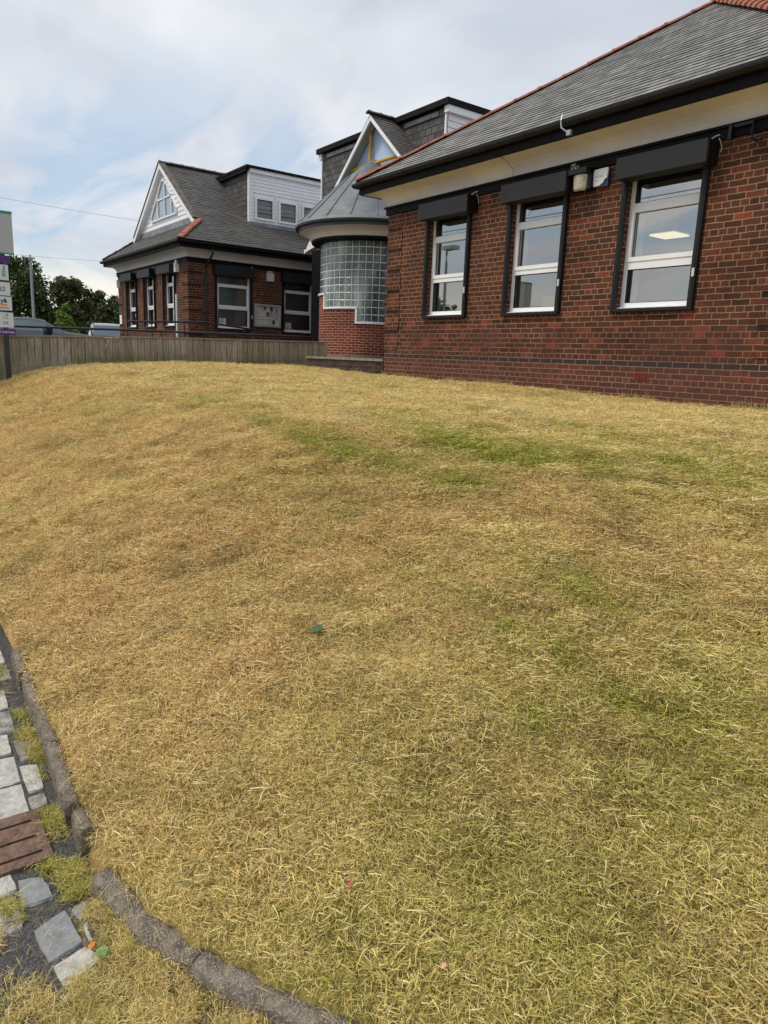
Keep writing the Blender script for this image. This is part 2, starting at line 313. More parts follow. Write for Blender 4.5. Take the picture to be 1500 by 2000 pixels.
# ------------------------------------------------------------------ terrain
KERB = np.array([(-80, .52), (-4, .512), (-2.8, .475), (-2.3, .445), (-1.85, .445), (-1.6, .497), (-1.445, .56), (-1.29, .634), (-1.155, .71), (-.985, .822), (-.8, .915), (-.4, 1.05), (.3, 1.15), (1.5, 1.5), (4, 2.4), (14, 7)], float)
def sdist(x, y):
    x = np.asarray(x, float); y = np.asarray(y, float); best = np.full(x.shape, 1e9); sg = np.ones(x.shape)
    for a, b in zip(KERB[:-1], KERB[1:]):
        d = b-a; L = d@d; t = np.clip(((x-a[0])*d[0]+(y-a[1])*d[1])/L, 0, 1)
        qx, qy = a[0]+t*d[0], a[1]+t*d[1]; D = np.hypot(x-qx, y-qy); cr = d[0]*(y-a[1])-d[1]*(x-a[0])
        m = D < best-1e-9; best = np.where(m, D, best); sg = np.where(m, np.where(cr >= 0, 1, -1), sg)
    return best*sg
def vnoise(x, y, seed=0):
    xi = np.floor(x).astype(np.int64); yi = np.floor(y).astype(np.int64); fx = x-xi; fy = y-yi
    def h(a, b):
        n = (a*374761393+b*668265263+seed*982451653) & 0xffffffff; n = ((n ^ (n >> 13))*1274126177) & 0xffffffff
        return ((n ^ (n >> 16)) & 0xffff)/65535.
    fx = fx*fx*(3-2*fx); fy = fy*fy*(3-2*fy)
    return (h(xi, yi)*(1-fx)+h(xi+1, yi)*fx)*(1-fy)+(h(xi, yi+1)*(1-fx)+h(xi+1, yi+1)*fx)*fy
def fbm(x, y, s, o=4, seed=0):
    v = 0; a = .5; t = 0
    for i in range(o): v = v+a*vnoise(x*s, y*s, seed+i); t += a; a *= .5; s *= 2.03
    return v/t
def sm(x, a, b):
    t = np.clip((x-a)/(b-a), 0, 1); return t*t*(3-2*t)
def zl(x, y):
    s = sdist(x, y); s = s/(1+.45*sm(np.asarray(x, float), -5, -1.5))
    z = np.interp(s, [-1, -.012, .008, .1, .6, 1.3, 2.0, 2.5, 3.5, 5, 8.1, 14], [-1.9, -1.66, -1.475, -1.44, -1.22, -.92, -.64, -.52, -.45, -.40, -.36, -.36])
    k = sm(-np.asarray(x, float), 9, 15); z = z-.034*sm(s, .3, 2)-.06*sm(np.asarray(x, float), -8.5, -5)*sm(s, 4, 6.5)+k*np.interp(s, [1.6, 2.3, 3.2, 4.8, 6, 7.5, 9], [0, .06, .09, .13, .13, .1, .05])
    e = sm(s, .1, .6)
    return z+e*((fbm(x, y, 1.1, 3, 5)-.5)*.07+(fbm(x, y, 7, 3, 9)-.5)*.05+(fbm(x, y, 21, 2, 19)-.5)*.018)
# spots of greener grass: x, y, radius x, radius y, strength
SPOTS = []
SPOTS = [(-3.42, 3.36, .75, .26, .55), (-3.0, 3.44, .5, .2, .6), (-3.81, 2.8, .4, .14, .6), (-3.9, 3.31, .4, .25, .4), (-2.89, 4.47, 1.0, .2, .6), (-4.6, 3.6, .9, .2, .35), (-2.3, 3.9, .9, .3, .3), (-5.29, 2.87, .9, .09, .6),
         (-7.03, 3.14, 1.2, .1, .6), (-4.4, 2.7, .55, .09, .8), (-1.93, 2.42, .3, .10, .5), (-1.76, 2.02, .35, .10, .5), (-1.22, 2.0, .4, .14, .3), (-.95, 2.25, .35, .2, .28), (-1.35, 1.75, .3, .08, .4), (-2.6, 2.1, .4, .12, .25),
         (-3.1, 2.85, .35, .14, .55), (-1.1, 2.6, .35, .12, .2), (-.94, 1.72, .3, .15, .15), (-1.48, 1.23, .3, .10, .15), (-.9, 1.3, .3, .12, .15), (-5.31, 4.83, .9, .2, .3), (-5, 3.9, 2.2, .5, .16)]
def green(x, y):
    g = .10+.6*np.clip(fbm(x, y, 1.3, 4, 31)-.48, 0, 1)
    n = np.clip(-.35+2.6*fbm(x, y, 7.5, 3, 40), 0, 1.4)
    for a, b, ra, rb, s in SPOTS: g = g+s*n*np.exp(-(((x-a)/ra)**2+((y-b)/rb)**2))
    d = np.hypot(x, y); g = g+.13*sm(-d, -2.9, -1.6)+.07*sm(x, -3.5, -1)
    return np.clip(g, 0, 1)
def warm(x, y):      # 0 yellow straw ... 1 orange-brown thatch
    s = sdist(x, y)
    return np.clip(.30+.42*sm(-s, -3.2, -1.6)*sm(-np.asarray(x, float), 1.2, 3)+1.9*(fbm(x, y, 2.4, 4, 77)-.5), 0, 1)

def dull(x, y):      # flattened dark thatch and moss between the tufts
    d = np.hypot(x, y)
    return np.clip(.02+1.2*(fbm(x, y, 13, 3, 51)-.47)+1.3*(fbm(x, y, 3.6, 3, 55)-.5)+.17*sm(-d, -3.2, -1.6)+.35*(fbm(x, y, 1.5, 3, 61)-.5), 0, 1)
def gridmesh(name, xs, ys, zf, m, parent=None, keep=None, attrs=None):
    X, Y = np.meshgrid(xs, ys); Z = zf(X, Y); nx, ny = len(xs), len(ys)
    v = np.stack([X.ravel(), Y.ravel(), Z.ravel()], 1)
    i = np.arange(nx*ny).reshape(ny, nx); q = np.stack([i[:-1, :-1], i[:-1, 1:], i[1:, 1:], i[1:, :-1]], -1).reshape(-1, 4)
    if keep is not None: k = keep(X, Y).ravel(); q = q[k[q].any(1)]
    me = bpy.data.meshes.new(name); me.from_pydata(v.tolist(), [], q.tolist())
    for a, fn in (attrs or {}).items():
        at = me.attributes.new(a, 'FLOAT', 'POINT'); at.data.foreach_set('value', fn(X, Y).ravel().astype(np.float32))
    me.polygons.foreach_set('use_smooth', [True]*len(me.polygons)); me.materials.append(m); me.update()
    o = bpy.data.objects.new(name, me); COL.objects.link(o); return o

def straw(t, gsock, wsock, tone, dsock):
    """shared straw / grass colour from greenness, warmth and per-blade tone"""
    dry = mixc(t, wsock, (.90, .68, .215), (.83, .515, .195))
    dry = mixc(t, ramp(t, tone, [(0., 0.), (.6, .25), (1., 1.)]), dry, (.96, .85, .49))
    dry = mixc(t, ramp(t, tone, [(0., 1.), (.34, 0.)]), dry, (.11, .075, .035))
    dry = mixc(t, M(t, 'MULTIPLY', dsock, .72), dry, ramp(t, tone, [(0., (.08, .06, .03)), (.5, (.30, .22, .07)), (1., (.56, .46, .17))]))
    gr = ramp(t, tone, [(0., (.09, .095, .015)), (.5, (.41, .41, .06)), (1., (.70, .68, .19))])
    return mixc(t, ramp(t, gsock, [(.0, 0.), (1., 1.)]), dry, gr)
def soilmat():
    m = bpy.data.materials.new('thatch'); m.use_nodes = True; t = m.node_tree; b = t.nodes['Principled BSDF']
    b.inputs['Roughness'].default_value = .95; b.inputs['Specular IOR Level'].default_value = .1
    a1 = N(t, 'ShaderNodeAttribute', attribute_name='green'); a2 = N(t, 'ShaderNodeAttribute', attribute_name='warm')
    g = N(t, 'ShaderNodeNewGeometry'); n = N(t, 'ShaderNodeTexNoise'); n.inputs['Scale'].default_value = 60; n.inputs['Detail'].default_value = 8; n.inputs['Roughness'].default_value = .75; t.links.new(g.outputs['Position'], n.inputs[0])
    c = straw(t, a1.outputs['Fac'], a2.outputs['Fac'], M(t, 'MULTIPLY', n.outputs[0], .44), N(t, 'ShaderNodeAttribute', attribute_name='dull').outputs['Fac'])
    t.links.new(c, b.inputs['Base Color'])
    bp = N(t, 'ShaderNodeBump'); bp.inputs['Strength'].default_value = 1; bp.inputs['Distance'].default_value = .02; t.links.new(n.outputs[0], bp.inputs['Height']); t.links.new(bp.outputs[0], b.inputs['Normal'])
    return m
def blademat(name='grass_blade'):
    m = bpy.data.materials.new(name); m.use_nodes = True; t = m.node_tree; t.nodes.clear(); o = N(t, 'ShaderNodeOutputMaterial')
    a1 = N(t, 'ShaderNodeAttribute', attribute_name='green', attribute_type='INSTANCER'); a2 = N(t, 'ShaderNodeAttribute', attribute_name='warm', attribute_type='INSTANCER')
    a3 = N(t, 'ShaderNodeAttribute', attribute_name='tone')
    a4 = N(t, 'ShaderNodeAttribute', attribute_name='gsel')
    # greener clumps turn a share of their blades green
    gg = M(t, 'MULTIPLY', M(t, 'SUBTRACT', M(t, 'ADD', a1.outputs['Fac'], .02), M(t, 'MULTIPLY', a4.outputs['Fac'], .85)), 4, clamp=True)
    gg = M(t, 'ADD', M(t, 'MULTIPLY', gg, .75), M(t, 'MULTIPLY', a1.outputs['Fac'], .3), clamp=True)
    c = straw(t, gg, a2.outputs['Fac'], a3.outputs['Fac'], N(t, 'ShaderNodeAttribute', attribute_name='dull', attribute_type='INSTANCER').outputs['Fac'])
    d = N(t, 'ShaderNodeBsdfPrincipled'); d.inputs['Roughness'].default_value = .6; d.inputs['Specular IOR Level'].default_value = .25; t.links.new(c, d.inputs['Base Color'])
    tl = N(t, 'ShaderNodeBsdfTranslucent'); t.links.new(c, tl.inputs[0]); mx = N(t, 'ShaderNodeMixShader'); mx.inputs[0].default_value = .22
    t.links.new(d.outputs[0], mx.inputs[1]); t.links.new(tl.outputs[0], mx.inputs[2]); t.links.new(mx.outputs[0], o.inputs[0]); return m
thatch = soilmat(); blade = blademat()
# base lawn sheet: fine near the camera, coarser beyond
xs = np.concatenate([np.arange(-70, -17, 1.), np.arange(-17, -6, .12), np.arange(-6, 2.5, .05), np.arange(2.5, 14, .5)])
ys = np.concatenate([np.arange(.30, 4, .05), np.arange(4, 10.2, .12)])
lawn = gridmesh('lawn', xs, ys, zl, thatch, keep=lambda X, Y: (sdist(X, Y) > .0) & (X > -15.9), attrs={'green': green, 'warm': warm, 'dull': dull})
tag(lawn, kind='structure')
# left of the fence the bank carries on, kept to a strip along the kerb
bank = gridmesh('verge', np.arange(-70, -15.7, .8), np.arange(.4, 2.6, .15), lambda X, Y: zl(X, Y)-.0, thatch, keep=lambda X, Y: sdist(X, Y) > .0, attrs={'green': green, 'warm': warm, 'dull': dull}); tag(bank, kind='structure')
asphalt = mat('asphalt', (.062, .060, .060), .9, .3, var=.5, vscale=90, bump=.9, bscale=140, color2=(.15, .145, .14), v2scale=160)
g = MB(); g.face([(-400, -400, -1.56), (400, -400, -1.56), (400, 400, -1.56), (-400, 400, -1.56)], [(0, 0), (1, 0), (1, 1), (0, 1)])
tag(g.build('ground', mat('far_ground', (.10, .10, .06), .95, .1, var=.3, vscale=.3)), kind='structure')
rd = gridmesh('road', np.concatenate([np.arange(-60, -4, 1.), np.arange(-4, 3, .06), np.arange(3, 40, 1.)]), np.concatenate([np.arange(-9, -.5, .5), np.arange(-.5, 1.2, .06), np.arange(1.2, 6, .4)]),
    lambda X, Y: -1.552+.006*fbm(X, Y, 6, 3, 3)-.0, asphalt, keep=lambda X, Y: sdist(X, Y) < .02); tag(rd, kind='structure')
g = MB(); g.box((-120, 2.3, -1.5), (-16.3, 60, -.66)); g.box((-16.3, 9.5, -1.5), (10, 60, -.36)); tag(g.build('car_park', mat('car_park_asphalt', (.07, .07, .07), .9, .2, var=.3, vscale=20)), kind='structure')
# kerb: round-topped concrete edging in lengths with gaps
kerbm = mat('edging_concrete', (.175, .145, .115), .92, .15, var=.45, vscale=22, bump=1., bscale=160, color2=(.38, .34, .28), v2scale=150)
def kpos(s0):
    L = 0
    for a, b in zip(KERB[:-1], KERB[1:]):
        l = np.hypot(*(b-a))
        if L+l >= s0: p = a+(b-a)*(s0-L)/l; return p, (b-a)/l
        L += l
kb = MB(); s0 = 60.; tot = sum(np.hypot(*(b-a)) for a, b in zip(KERB[:-1], KERB[1:])); L1 = 0
segs = [(62, 70)]+[(70+i*.914, 70+(i+1)*.914-.006) for i in range(7)]
segs = [(a, b) for a, b in segs if b < 76.3]+[(76.35, 76.62), (76.66, 77.32), (77.325, 77.76), (77.79, 77.93), (78.10, 78.56), (78.57, 79.35), (79.36, 80.2), (80.21, 81.1), (81.1, 84), (84, 90)]
for a, b in segs:
    n = max(2, int((b-a)/.035)) if b < 82 and a > 70 else 12
    rings = []
    for i in range(n+1):
        p, d = kpos(a+(b-a)*i/n); nn = np.array([-d[1], d[0]]); j = (vnoise(np.array(i*.7+a*9), np.array(a*3.), 4)-.5)*.014; hz = (-1.456 if a < 78 else -1.476)+(vnoise(np.array(i*.5), np.array(a*5.), 8)-.5)*.02
        k = 1.-.35*(i in (0, n))
        wdt = .023 if a < 78 else .036
        pr = [(-wdt, -1.60), (-wdt, hz-.03), (-wdt*.96, hz-.012), (-wdt*.84*k, hz-.003), (-wdt*.2, hz+.001*k), (wdt*.3, hz+.002), (wdt*.85*k, hz-.001), (wdt, hz-.012), (wdt, -1.60)]
        rings.append([(p[0]+nn[0]*(o_+j), p[1]+nn[1]*(o_+j), z) for o_, z in pr])
    for i in range(n):
        for k in range(8): kb.face([rings[i][k], rings[i+1][k], rings[i+1][k+1], rings[i][k+1]], None, 0, True)
    kb.face(rings[0]); kb.face(rings[-1][::-1])
tag(kb.build('kerb', kerbm, weld=True), kind='structure')
# channel of stone setts
settw = mat('sett_white', (.47, .46, .42), .75, .25, var=.16, vscale=22, bump=.8, bscale=70, color2=(.30, .30, .27), v2scale=30)
settg = mat('sett_grey', (.25, .26, .27), .7, .3, var=.12, vscale=22, bump=.5, bscale=80, color2=(.20, .20, .20), v2scale=26)
settb = mat('sett_mossy', (.30, .29, .27), .85, .2, var=.3, vscale=22, bump=.8, bscale=70, color2=(.13, .12, .09), v2scale=20)
ST = [([(-2.81, .29), (-2.80, .355), (-2.605, .345), (-2.6, .26)], 0), ([(-2.595, .255), (-2.6, .345), (-2.405, .34), (-2.4, .235)], 0), ([(-2.72, .355), (-2.70, .415), (-2.515, .405), (-2.51, .352)], 0),
      ([(-3.0, .30), (-2.99, .36), (-2.82, .35), (-2.82, .28)], 0), ([(-3.2, .33), (-3.2, .40), (-3.01, .39), (-3.01, .31)], 2), ([(-3.42, .34), (-3.42, .41), (-3.22, .40), (-3.21, .34)], 0),
      ([(-2.10, .14), (-2.11, .235), (-2.03, .24), (-2.02, .14)], 0), ([(-2.075, .243), (-2.055, .31), (-1.945, .32), (-1.95, .235)], 1), ([(-1.85, .245), (-1.885, .335), (-1.735, .35), (-1.71, .255)], 1),
      ([(-1.87, .345), (-1.895, .40), (-1.825, .40), (-1.81, .358)], 1), ([(-1.80, .36), (-1.80, .395), (-1.725, .40), (-1.725, .358)], 0), ([(-1.70, .262), (-1.72, .35), (-1.655, .375), (-1.61, .275)], 0),
      ([(-2.49, .345), (-2.49, .40), (-2.41, .395), (-2.405, .345)], 2), ([(-2.02, .12), (-2.01, .232), (-1.87, .228), (-1.86, .13)], 2), ([(-2.8, .14), (-2.8, .28), (-2.61, .25), (-2.6, .14)], 1), ([(-3.1, .15), (-3.1, .29), (-2.82, .27), (-2.82, .14)], 0), ([(-3.4, .18), (-3.4, .33), (-3.12, .31), (-3.11, .16)], 2), ([(-2.93, .37), (-2.93, .42), (-2.74, .41), (-2.74, .365)], 2)]
for k in range(36):
    xa = -3.45-.205*k; yk = .02*min(1, (-xa-2.8)/1.2); ST.append(([(xa-.2, .30+yk), (xa-.2, .375+yk), (xa, .37+yk), (xa, .305+yk)], (0, 2, 1)[k*7 % 3])); ST.append(([(xa-.26, .385+yk), (xa-.26, .455+yk), (xa-.07, .45+yk), (xa-.07, .385+yk)], (2, 0, 2, 1)[k*5 % 4]))
st = MB()
for poly, mi in ST:
    cx = sum(p[0] for p in poly)/4; cy = sum(p[1] for p in poly)/4; z = -1.5435+random.uniform(-.003, .003); tl = [random.uniform(-.004, .004) for _ in range(2)]
    def rng_pts(sc, zz):
        o_ = []
        for i in range(4):
            a, b = np.array(poly[i]), np.array(poly[(i+1) % 4])
            for k in range(4):
                p = a+(b-a)*k/4; p = p+np.array([random.uniform(-1, 1), random.uniform(-1, 1)])*.0025*(k > 0)
                q = np.array([cx, cy])+(p-np.array([cx, cy]))*sc
                if k == 0: q = np.array([cx, cy])+(q-np.array([cx, cy]))*.965
                o_.append((q[0], q[1], zz+(q[0]-cx)*tl[0]*6+(q[1]-cy)*tl[1]*6))
        return o_
    r0, r1, r2 = rng_pts(1, z-.03), rng_pts(.985, z-.006), rng_pts(.94, z)
    for A, B in ((r0, r1), (r1, r2)):
        for k in range(16): st.face([A[k], A[(k+1) % 16], B[(k+1) % 16], B[k]], None, mi, False)
    st.face(r2, None, mi)
tag(st.build('paving', [settw, settg, settb]), kind='structure')

# ------------------------------------------------------------------ building helpers
Y1 = 8.5303
TF = lambda u, d, z: (u, Y1-d, z)                       # street facades, d = out of the wall
X2 = -22.13
TC = lambda u, d, z: (X2+d, u, z)                       # left wing's courtyard facade
def wall(mb, T, u0, u1, z0, z1, holes, rev=.13, mi=0):
    us = sorted({u0, u1, *[h[0] for h in holes], *[h[1] for h in holes]}); zs = sorted({z0, z1, *[h[2] for h in holes], *[h[3] for h in holes]})
    for a, b in zip(us[:-1], us[1:]):
        for c, d in zip(zs[:-1], zs[1:]):
            if any(h[0]-1e-6 <= a and b <= h[1]+1e-6 and h[2]-1e-6 <= c and d <= h[3]+1e-6 for h in holes): continue
            mb.face([T(a, 0, c), T(b, 0, c), T(b, 0, d), T(a, 0, d)], [(a, c-.103), (b, c-.103), (b, d-.103), (a, d-.103)], mi)
    for h in holes:
        a, b, c, d = h
        mb.face([T(a, 0, c), T(a, 0, d), T(a, -rev, d), T(a, -rev, c)], [(0, c-.103), (0, d-.103), (rev, d-.103), (rev, c-.103)], mi)
        mb.face([T(b, 0, c), T(b, 0, d), T(b, -rev, d), T(b, -rev, c)], [(0, c-.103), (0, d-.103), (rev, d-.103), (rev, c-.103)], mi)
        mb.face([T(a, 0, c), T(b, 0, c), T(b, -rev, c), T(a, -rev, c)], [(a, 0), (b, 0), (b, rev), (a, rev)], mi)
        mb.face([T(a, 0, d), T(b, 0, d), T(b, -rev, d), T(a, -rev, d)], [(a, 0), (b, 0), (b, rev), (a, rev)], mi)
def window(parent, T, u0, u1, z0, z1, rails, gl=glass, blind=None, fr=.055, dep=.07, guides=True, box=None, gw=.07, sill=True):
    """uPVC window in a hole u0..u1, z0..z1 ; rails = [(z_low, z_high)] ; returns the window part"""
    f = MB()
    D0, D1 = -dep-.05, -dep
    f.box((u0, D0, z0), (u0+fr, D1, z1), T=T); f.box((u1-fr, D0, z0), (u1, D1, z1), T=T)
    f.box((u0+fr, D0, z0), (u1-fr, D1, z0+fr), T=T); f.box((u0+fr, D0, z1-fr), (u1-fr, D1, z1), T=T)
    for a, b in rails: f.box((u0+fr, D0, a), (u1-fr, D1+.002, b), T=T)
    # opening casement between the two rails stands a little proud
    if len(rails) > 1:
        a, b = rails[0][1], rails[1][0]; e = .028; P0, P1 = D1-.02, D1+.014
        f.box((u0+fr*.6, P0, a-.03), (u0+fr+e, P1, b+.03), T=T); f.box((u1-fr-e, P0, a-.03), (u1-fr*.6, P1, b+.03), T=T)
        f.box((u0+fr+e, P0, a-.03), (u1-fr-e, P1, a+e), T=T); f.box((u0+fr+e, P0, b-e), (u1-fr-e, P1, b+.03), T=T)
    w_ = f.build('window', white, parent, bevel=.004)
    def sub(nm, mb, m, **k):
        o = mb.build(nm, m, None, **k); o.parent = w_; o.location = (0, 0, 0); return o
    g_ = MB(); g_.face([T(u0+fr*.5, D1-.03, z0+fr*.5), T(u1-fr*.5, D1-.03, z0+fr*.5), T(u1-fr*.5, D1-.03, z1-fr*.5), T(u0+fr*.5, D1-.03, z1-fr*.5)]); sub('pane', g_, gl)
    gk = MB()
    zz = [z0+fr]+[v for r_ in rails for v in r_]+[z1-fr]
    for i in range(0, len(zz), 2):
        a, b = zz[i], zz[i+1]; k = .009; q0, q1 = D1-.028, D1-.012
        gk.box((u0+fr, q0, a), (u0+fr+k, q1, b), T=T); gk.box((u1-fr-k, q0, a), (u1-fr, q1, b), T=T); gk.box((u0+fr+k, q0, a), (u1-fr-k, q1, a+k), T=T); gk.box((u0+fr+k, q0, b-k), (u1-fr-k, q1, b), T=T)
    sub('gasket', gk, black)
    if sill:
        s_ = MB(); s_.box((u0-.0, -dep-.01, z0-.022), (u1, -.012, z0-.003), T=T); sub('sill', s_, white)
    if blind:
        b_ = MB(); a, b, c, d, mm = blind; b_.box((a, D0-.10, c), (b, D0-.085, d), T=T); sub('blind', b_, mm)
    if guides:
        for nm, a, b in (('guide_rail', u0-.062, u0-.062+gw), ('guide_rail', u1+.062-gw, u1+.062)):
            q = MB(); q.box((a, .003, z0-.02), (b, .055, z1+.05), T=T); q.box((a+.02, .055, z0-.02), (b-.02, .062, z1+.05), T=T); sub(nm, q, railm, bevel=.004)
        q = MB(); q.box((u0-.062, .003, z0-.066), (u1+.062, .058, z0-.021), T=T); q.box((u0-.05, .058, z0-.06), (u1+.05, .066, z0-.045), T=T); sub('bottom_rail', q, railm, bevel=.004)
        q = MB(); q.box((u1+.02, .06, z0+.33), (u1+.052, .075, z0+.43), T=T); sub('lock', q, greyp)
    if box:
        a, b, c, d, pr = box
        q = MB(); q.box((a, .004, c), (b, pr, d), T=T); sub('shutter_box', q, shutterm, bevel=.006)
        q = MB(); q.box((b-.022, .02, c-.008), (b+.012, pr-.01, d-.02), T=T); sub('shutter_end_plate', q, black, bevel=.004)
        q = MB(); p0 = T(b-.07, .05, d+.02); cx = b
        pts = [T(cx-.08+.06*math.sin(k*.55)*1.0+k*.012, .07+.03*math.cos(k*.9), d+.015+.05*math.sin(k*.42)) for k in range(10)]
        q.tube(pts, .006, 5); q.tube([T(b+.02, .06, d+.02), T(b+.05, .07, d-.02), T(b+.07, .06, d-.09), T(b+.05, .04, d-.13)], .005, 5); sub('cable_tail', q, greyp)
    return w_
def slope(name, parent, P0, U, V, L, A, B, e, mats, th=.014, lift=0.0):
    """coursed roof slope: P0 eave origin, U along, V up the slope, length L; A(t), B(t) ends"""
    P0, U, V = Vector(P0), Vector(U).normalized(), Vector(V).normalized(); Nn = U.cross(V).normalized()
    if Nn.z < 0: Nn = -Nn
    mb = MB(); n = int(math.ceil(L/e))
    for i in range(n):
        t0, t1 = i*e, min(L, (i+1)*e+.02); th_ = th
        a0, b0, a1, b1 = A(t0), B(t0), A(min(t1, L)), B(min(t1, L))
        if b0-a0 < .02: continue
        nseg = max(1, int((b0-a0)/.62)); ph = (i*.37) % 1
        cuts = [0]+[min(1, max(0, (k+ph-.5)/nseg)) for k in range(1, nseg)]+[1] if nseg > 1 else [0, 1]
        for c0, c1 in zip(cuts[:-1], cuts[1:]):
            tt = th_*random.uniform(.8, 1.2); dt = random.uniform(-.004, .004)
            ua, ub = a0+(b0-a0)*c0, a0+(b0-a0)*c1; uc, ud = a1+(b1-a1)*c0, a1+(b1-a1)*c1
            p = lambda u, t, h: P0+U*u+V*t+Nn*(h+lift)
            mb.face([p(ua, t0+dt, tt), p(ub, t0+dt, tt), p(ud, t1, .003), p(uc, t1, .003)], [(ua, t0), (ub, t0), (ud, t1), (uc, t1)], 0)
            mb.face([p(ua, t0+dt, -.004), p(ub, t0+dt, -.004), p(ub, t0+dt, tt), p(ua, t0+dt, tt)], [(ua, 0), (ub, 0), (ub, .02), (ua, .02)], 1)
    for i in range(n):      # under-sheet
        t0, t1 = i*e, min(L, (i+1)*e); p = lambda u, t, h: P0+U*u+V*t+Nn*h
        if B(t0)-A(t0) > .02: mb.face([p(A(t0), t0, -.02), p(B(t0), t0, -.02), p(B(t1), t1, -.02), p(A(t1), t1, -.02)], None, 1)
    return mb.build(name, mats, parent)
def hiptiles(name, parent, p0, p1, m, ln=.33, r=.085, flat=.62):
    p0, p1 = Vector(p0), Vector(p1); d = (p1-p0); L = d.length; d.normalize(); side = d.cross(Vector((0, 0, 1))).normalized(); nn = side.cross(d).normalized()
    mb = MB(); n = max(1, round(L/ln)); e = L/n
    for i in range(n):
        a, b = i*e-.01, (i+1)*e+.02; jit = random.uniform(-.006, .006)
        st_ = [(a, r*1.0), (b-.05, r*.93), (b-.05, r*1.12), (b+.0, r*1.12), (b, r*.8)]
        rings = []
        for t, rr in st_:
            c = p0+d*t+nn*jit; rings.append([c+side*(rr*1.35*math.cos(q))+nn*(rr*flat*1.25*math.sin(q)-.01) for q in [math.pi*k/8 for k in range(9)]])
        for A_, B_ in zip(rings[:-1], rings[1:]):
            for k in range(8): mb.face([A_[k], A_[k+1], B_[k+1], B_[k]], None, 0, True)
        mb.face(rings[0])
    return mb.build(name, m, parent)
COVE = [(.0, 0), (.022, 0), (.030, .03), (.045, .075), (.075, .125), (.125, .175), (.19, .205), (.27, .22), (.40, .228), (.40, .26), (0, .26), (.0, 0)]
def eaves(parent, T_p0, T_p1, outv, zc, a0=0, a1=0, ztop=None, bracket_n=0):
    """cream cove, black frieze below it, fascia and half-round gutter above"""
    p0, p1 = Vector(T_p0), Vector(T_p1); U = Vector((0, 0, 1)); o = Vector(outv)
    q = lambda nm, pr, z, m, sm=False: None
    c = MB(); c.prof(COVE[:-3]+[(.40, .228)], (p0.x, p0.y, zc), (p1.x, p1.y, zc), outv, sm=True, a0=a0, a1=a1, caps=False); c.build('cove', cream, parent)
    f = MB(); f.prof([(.003, -.14), (.045, -.14), (.045, -.03), (.075, -.03), (.075, 0.002), (.003, 0.002), (.003, -.14)], (p0.x, p0.y, zc), (p1.x, p1.y, zc), outv, a0=a0, a1=a1); f.build('frieze_board', blackdull, parent)
    f = MB(); f.prof([(.375, .222), (.425, .222), (.425, .42), (.375, .42), (.375, .222)], (p0.x, p0.y, zc), (p1.x, p1.y, zc), outv, a0=a0, a1=a1); f.build('fascia', blackdull, parent)
    gp = [(.475+.062*math.cos(t), .405+.075*math.sin(t)) for t in [math.pi+math.pi*k/8 for k in range(9)]]
    gp = gp+[(x*.985+.007, y+.006) for x, y in gp[::-1]]; gp.append(gp[0])
    f = MB(); f.prof(gp, (p0.x, p0.y, zc), (p1.x, p1.y, zc), outv, sm=True, a0=a0, a1=a1)
    L = (p1-p0).length; d = (p1-p0).normalized(); n = int(L/.95)
    for i in range(n+1):
        c_ = p0+d*(.1+i*(L-.2)/max(1, n)); ring = [(.475+.069*math.cos(t), .405+.082*math.sin(t)) for t in [math.pi+math.pi*k/8 for k in range(9)]]
        for k in range(8):
            A = [Vector((c_.x, c_.y, zc))+o*ring[k][0]+U*ring[k][1]+d*s for s in (-.02, .02)]; B = [Vector((c_.x, c_.y, zc))+o*ring[k+1][0]+U*ring[k+1][1]+d*s for s in (-.02, .02)]
            f.face([A[0], A[1], B[1], B[0]])
    f.build('gutter', black, parent)

ZC = 2.8175; ZE = 3.25; OV = .48
# ------------------------------------------------------------------ RIGHT WING
XL, XR = -11.74, -3.9; XM = (XL+XR)/2
rw = thing('brick_wing', 'nearest dark red brick building with hipped slate roof, red hip tiles and three windows', 'building', (XM, Y1, -.4))
wins = [(-10.49, -9.45), (-8.46, -7.40), (-6.36, -5.265)]
HZ = (.79, 2.62)
m_ = MB(); wall(m_, TF, XL, XR, -1.0, 2.70, [(a, b, *HZ) for a, b in wins])
m_.face([(XL, Y1, -1), (XL, 20, -1), (XL, 20, 2.9), (XL, Y1, 2.9)], [(0, -1.103), (12, -1.103), (12, 2.8), (0, 2.8)]); m_.face([(XR, Y1, -1), (XR, 20, -1), (XR, 20, 2.9), (XR, Y1, 2.9)], [(0, -1.103), (12, -1.103), (12, 2.8), (0, 2.8)])
m_.face([(XL, 20, -1), (XR, 20, -1), (XR, 20, 2.9), (XL, 20, 2.9)], [(0, 0), (8, 0), (8, 4), (0, 4)])
m_.build('wall', brick, rw)
def quoins(parent, T, u0, u1, zlo=.18, zhi=2.68, n=7):
    q = MB(); z = zlo
    while z < zhi:
        z1 = min(z+.375-.075, zhi)
        a, b = u0, u1
        q.box((a, .002, z), (b, .014, z1), T=T)
        # brick coordinates on the face
        q.uv[-6] = [(a, z-.103), (b, z-.103), (b, z1-.103), (a, z1-.103)]
        for k in range(-6, 0): q.uv[k] = [(p[0], p[2]-.103) if abs(T(1, 0, 0)[0]-T(0, 0, 0)[0]) > .5 else (p[1], p[2]-.103) for p in [q.v[j] for j in q.f[k]]]
        z += .375
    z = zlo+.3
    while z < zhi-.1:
        q.box((u0+.003, .0015, z-.004), (u1-.004-random.random()*.06, .0045, z+.079), 1, T=T)  # dark strip painting the recess shade and staining between the quoin blocks
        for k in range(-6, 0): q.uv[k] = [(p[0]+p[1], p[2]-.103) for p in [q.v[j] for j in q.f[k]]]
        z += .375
    return q.build('quoin', [brick, brickshade], parent)
quoins(rw, TF, XL-.001, XL+.45); quoins(rw, TF, XR-.47, XR+.001)
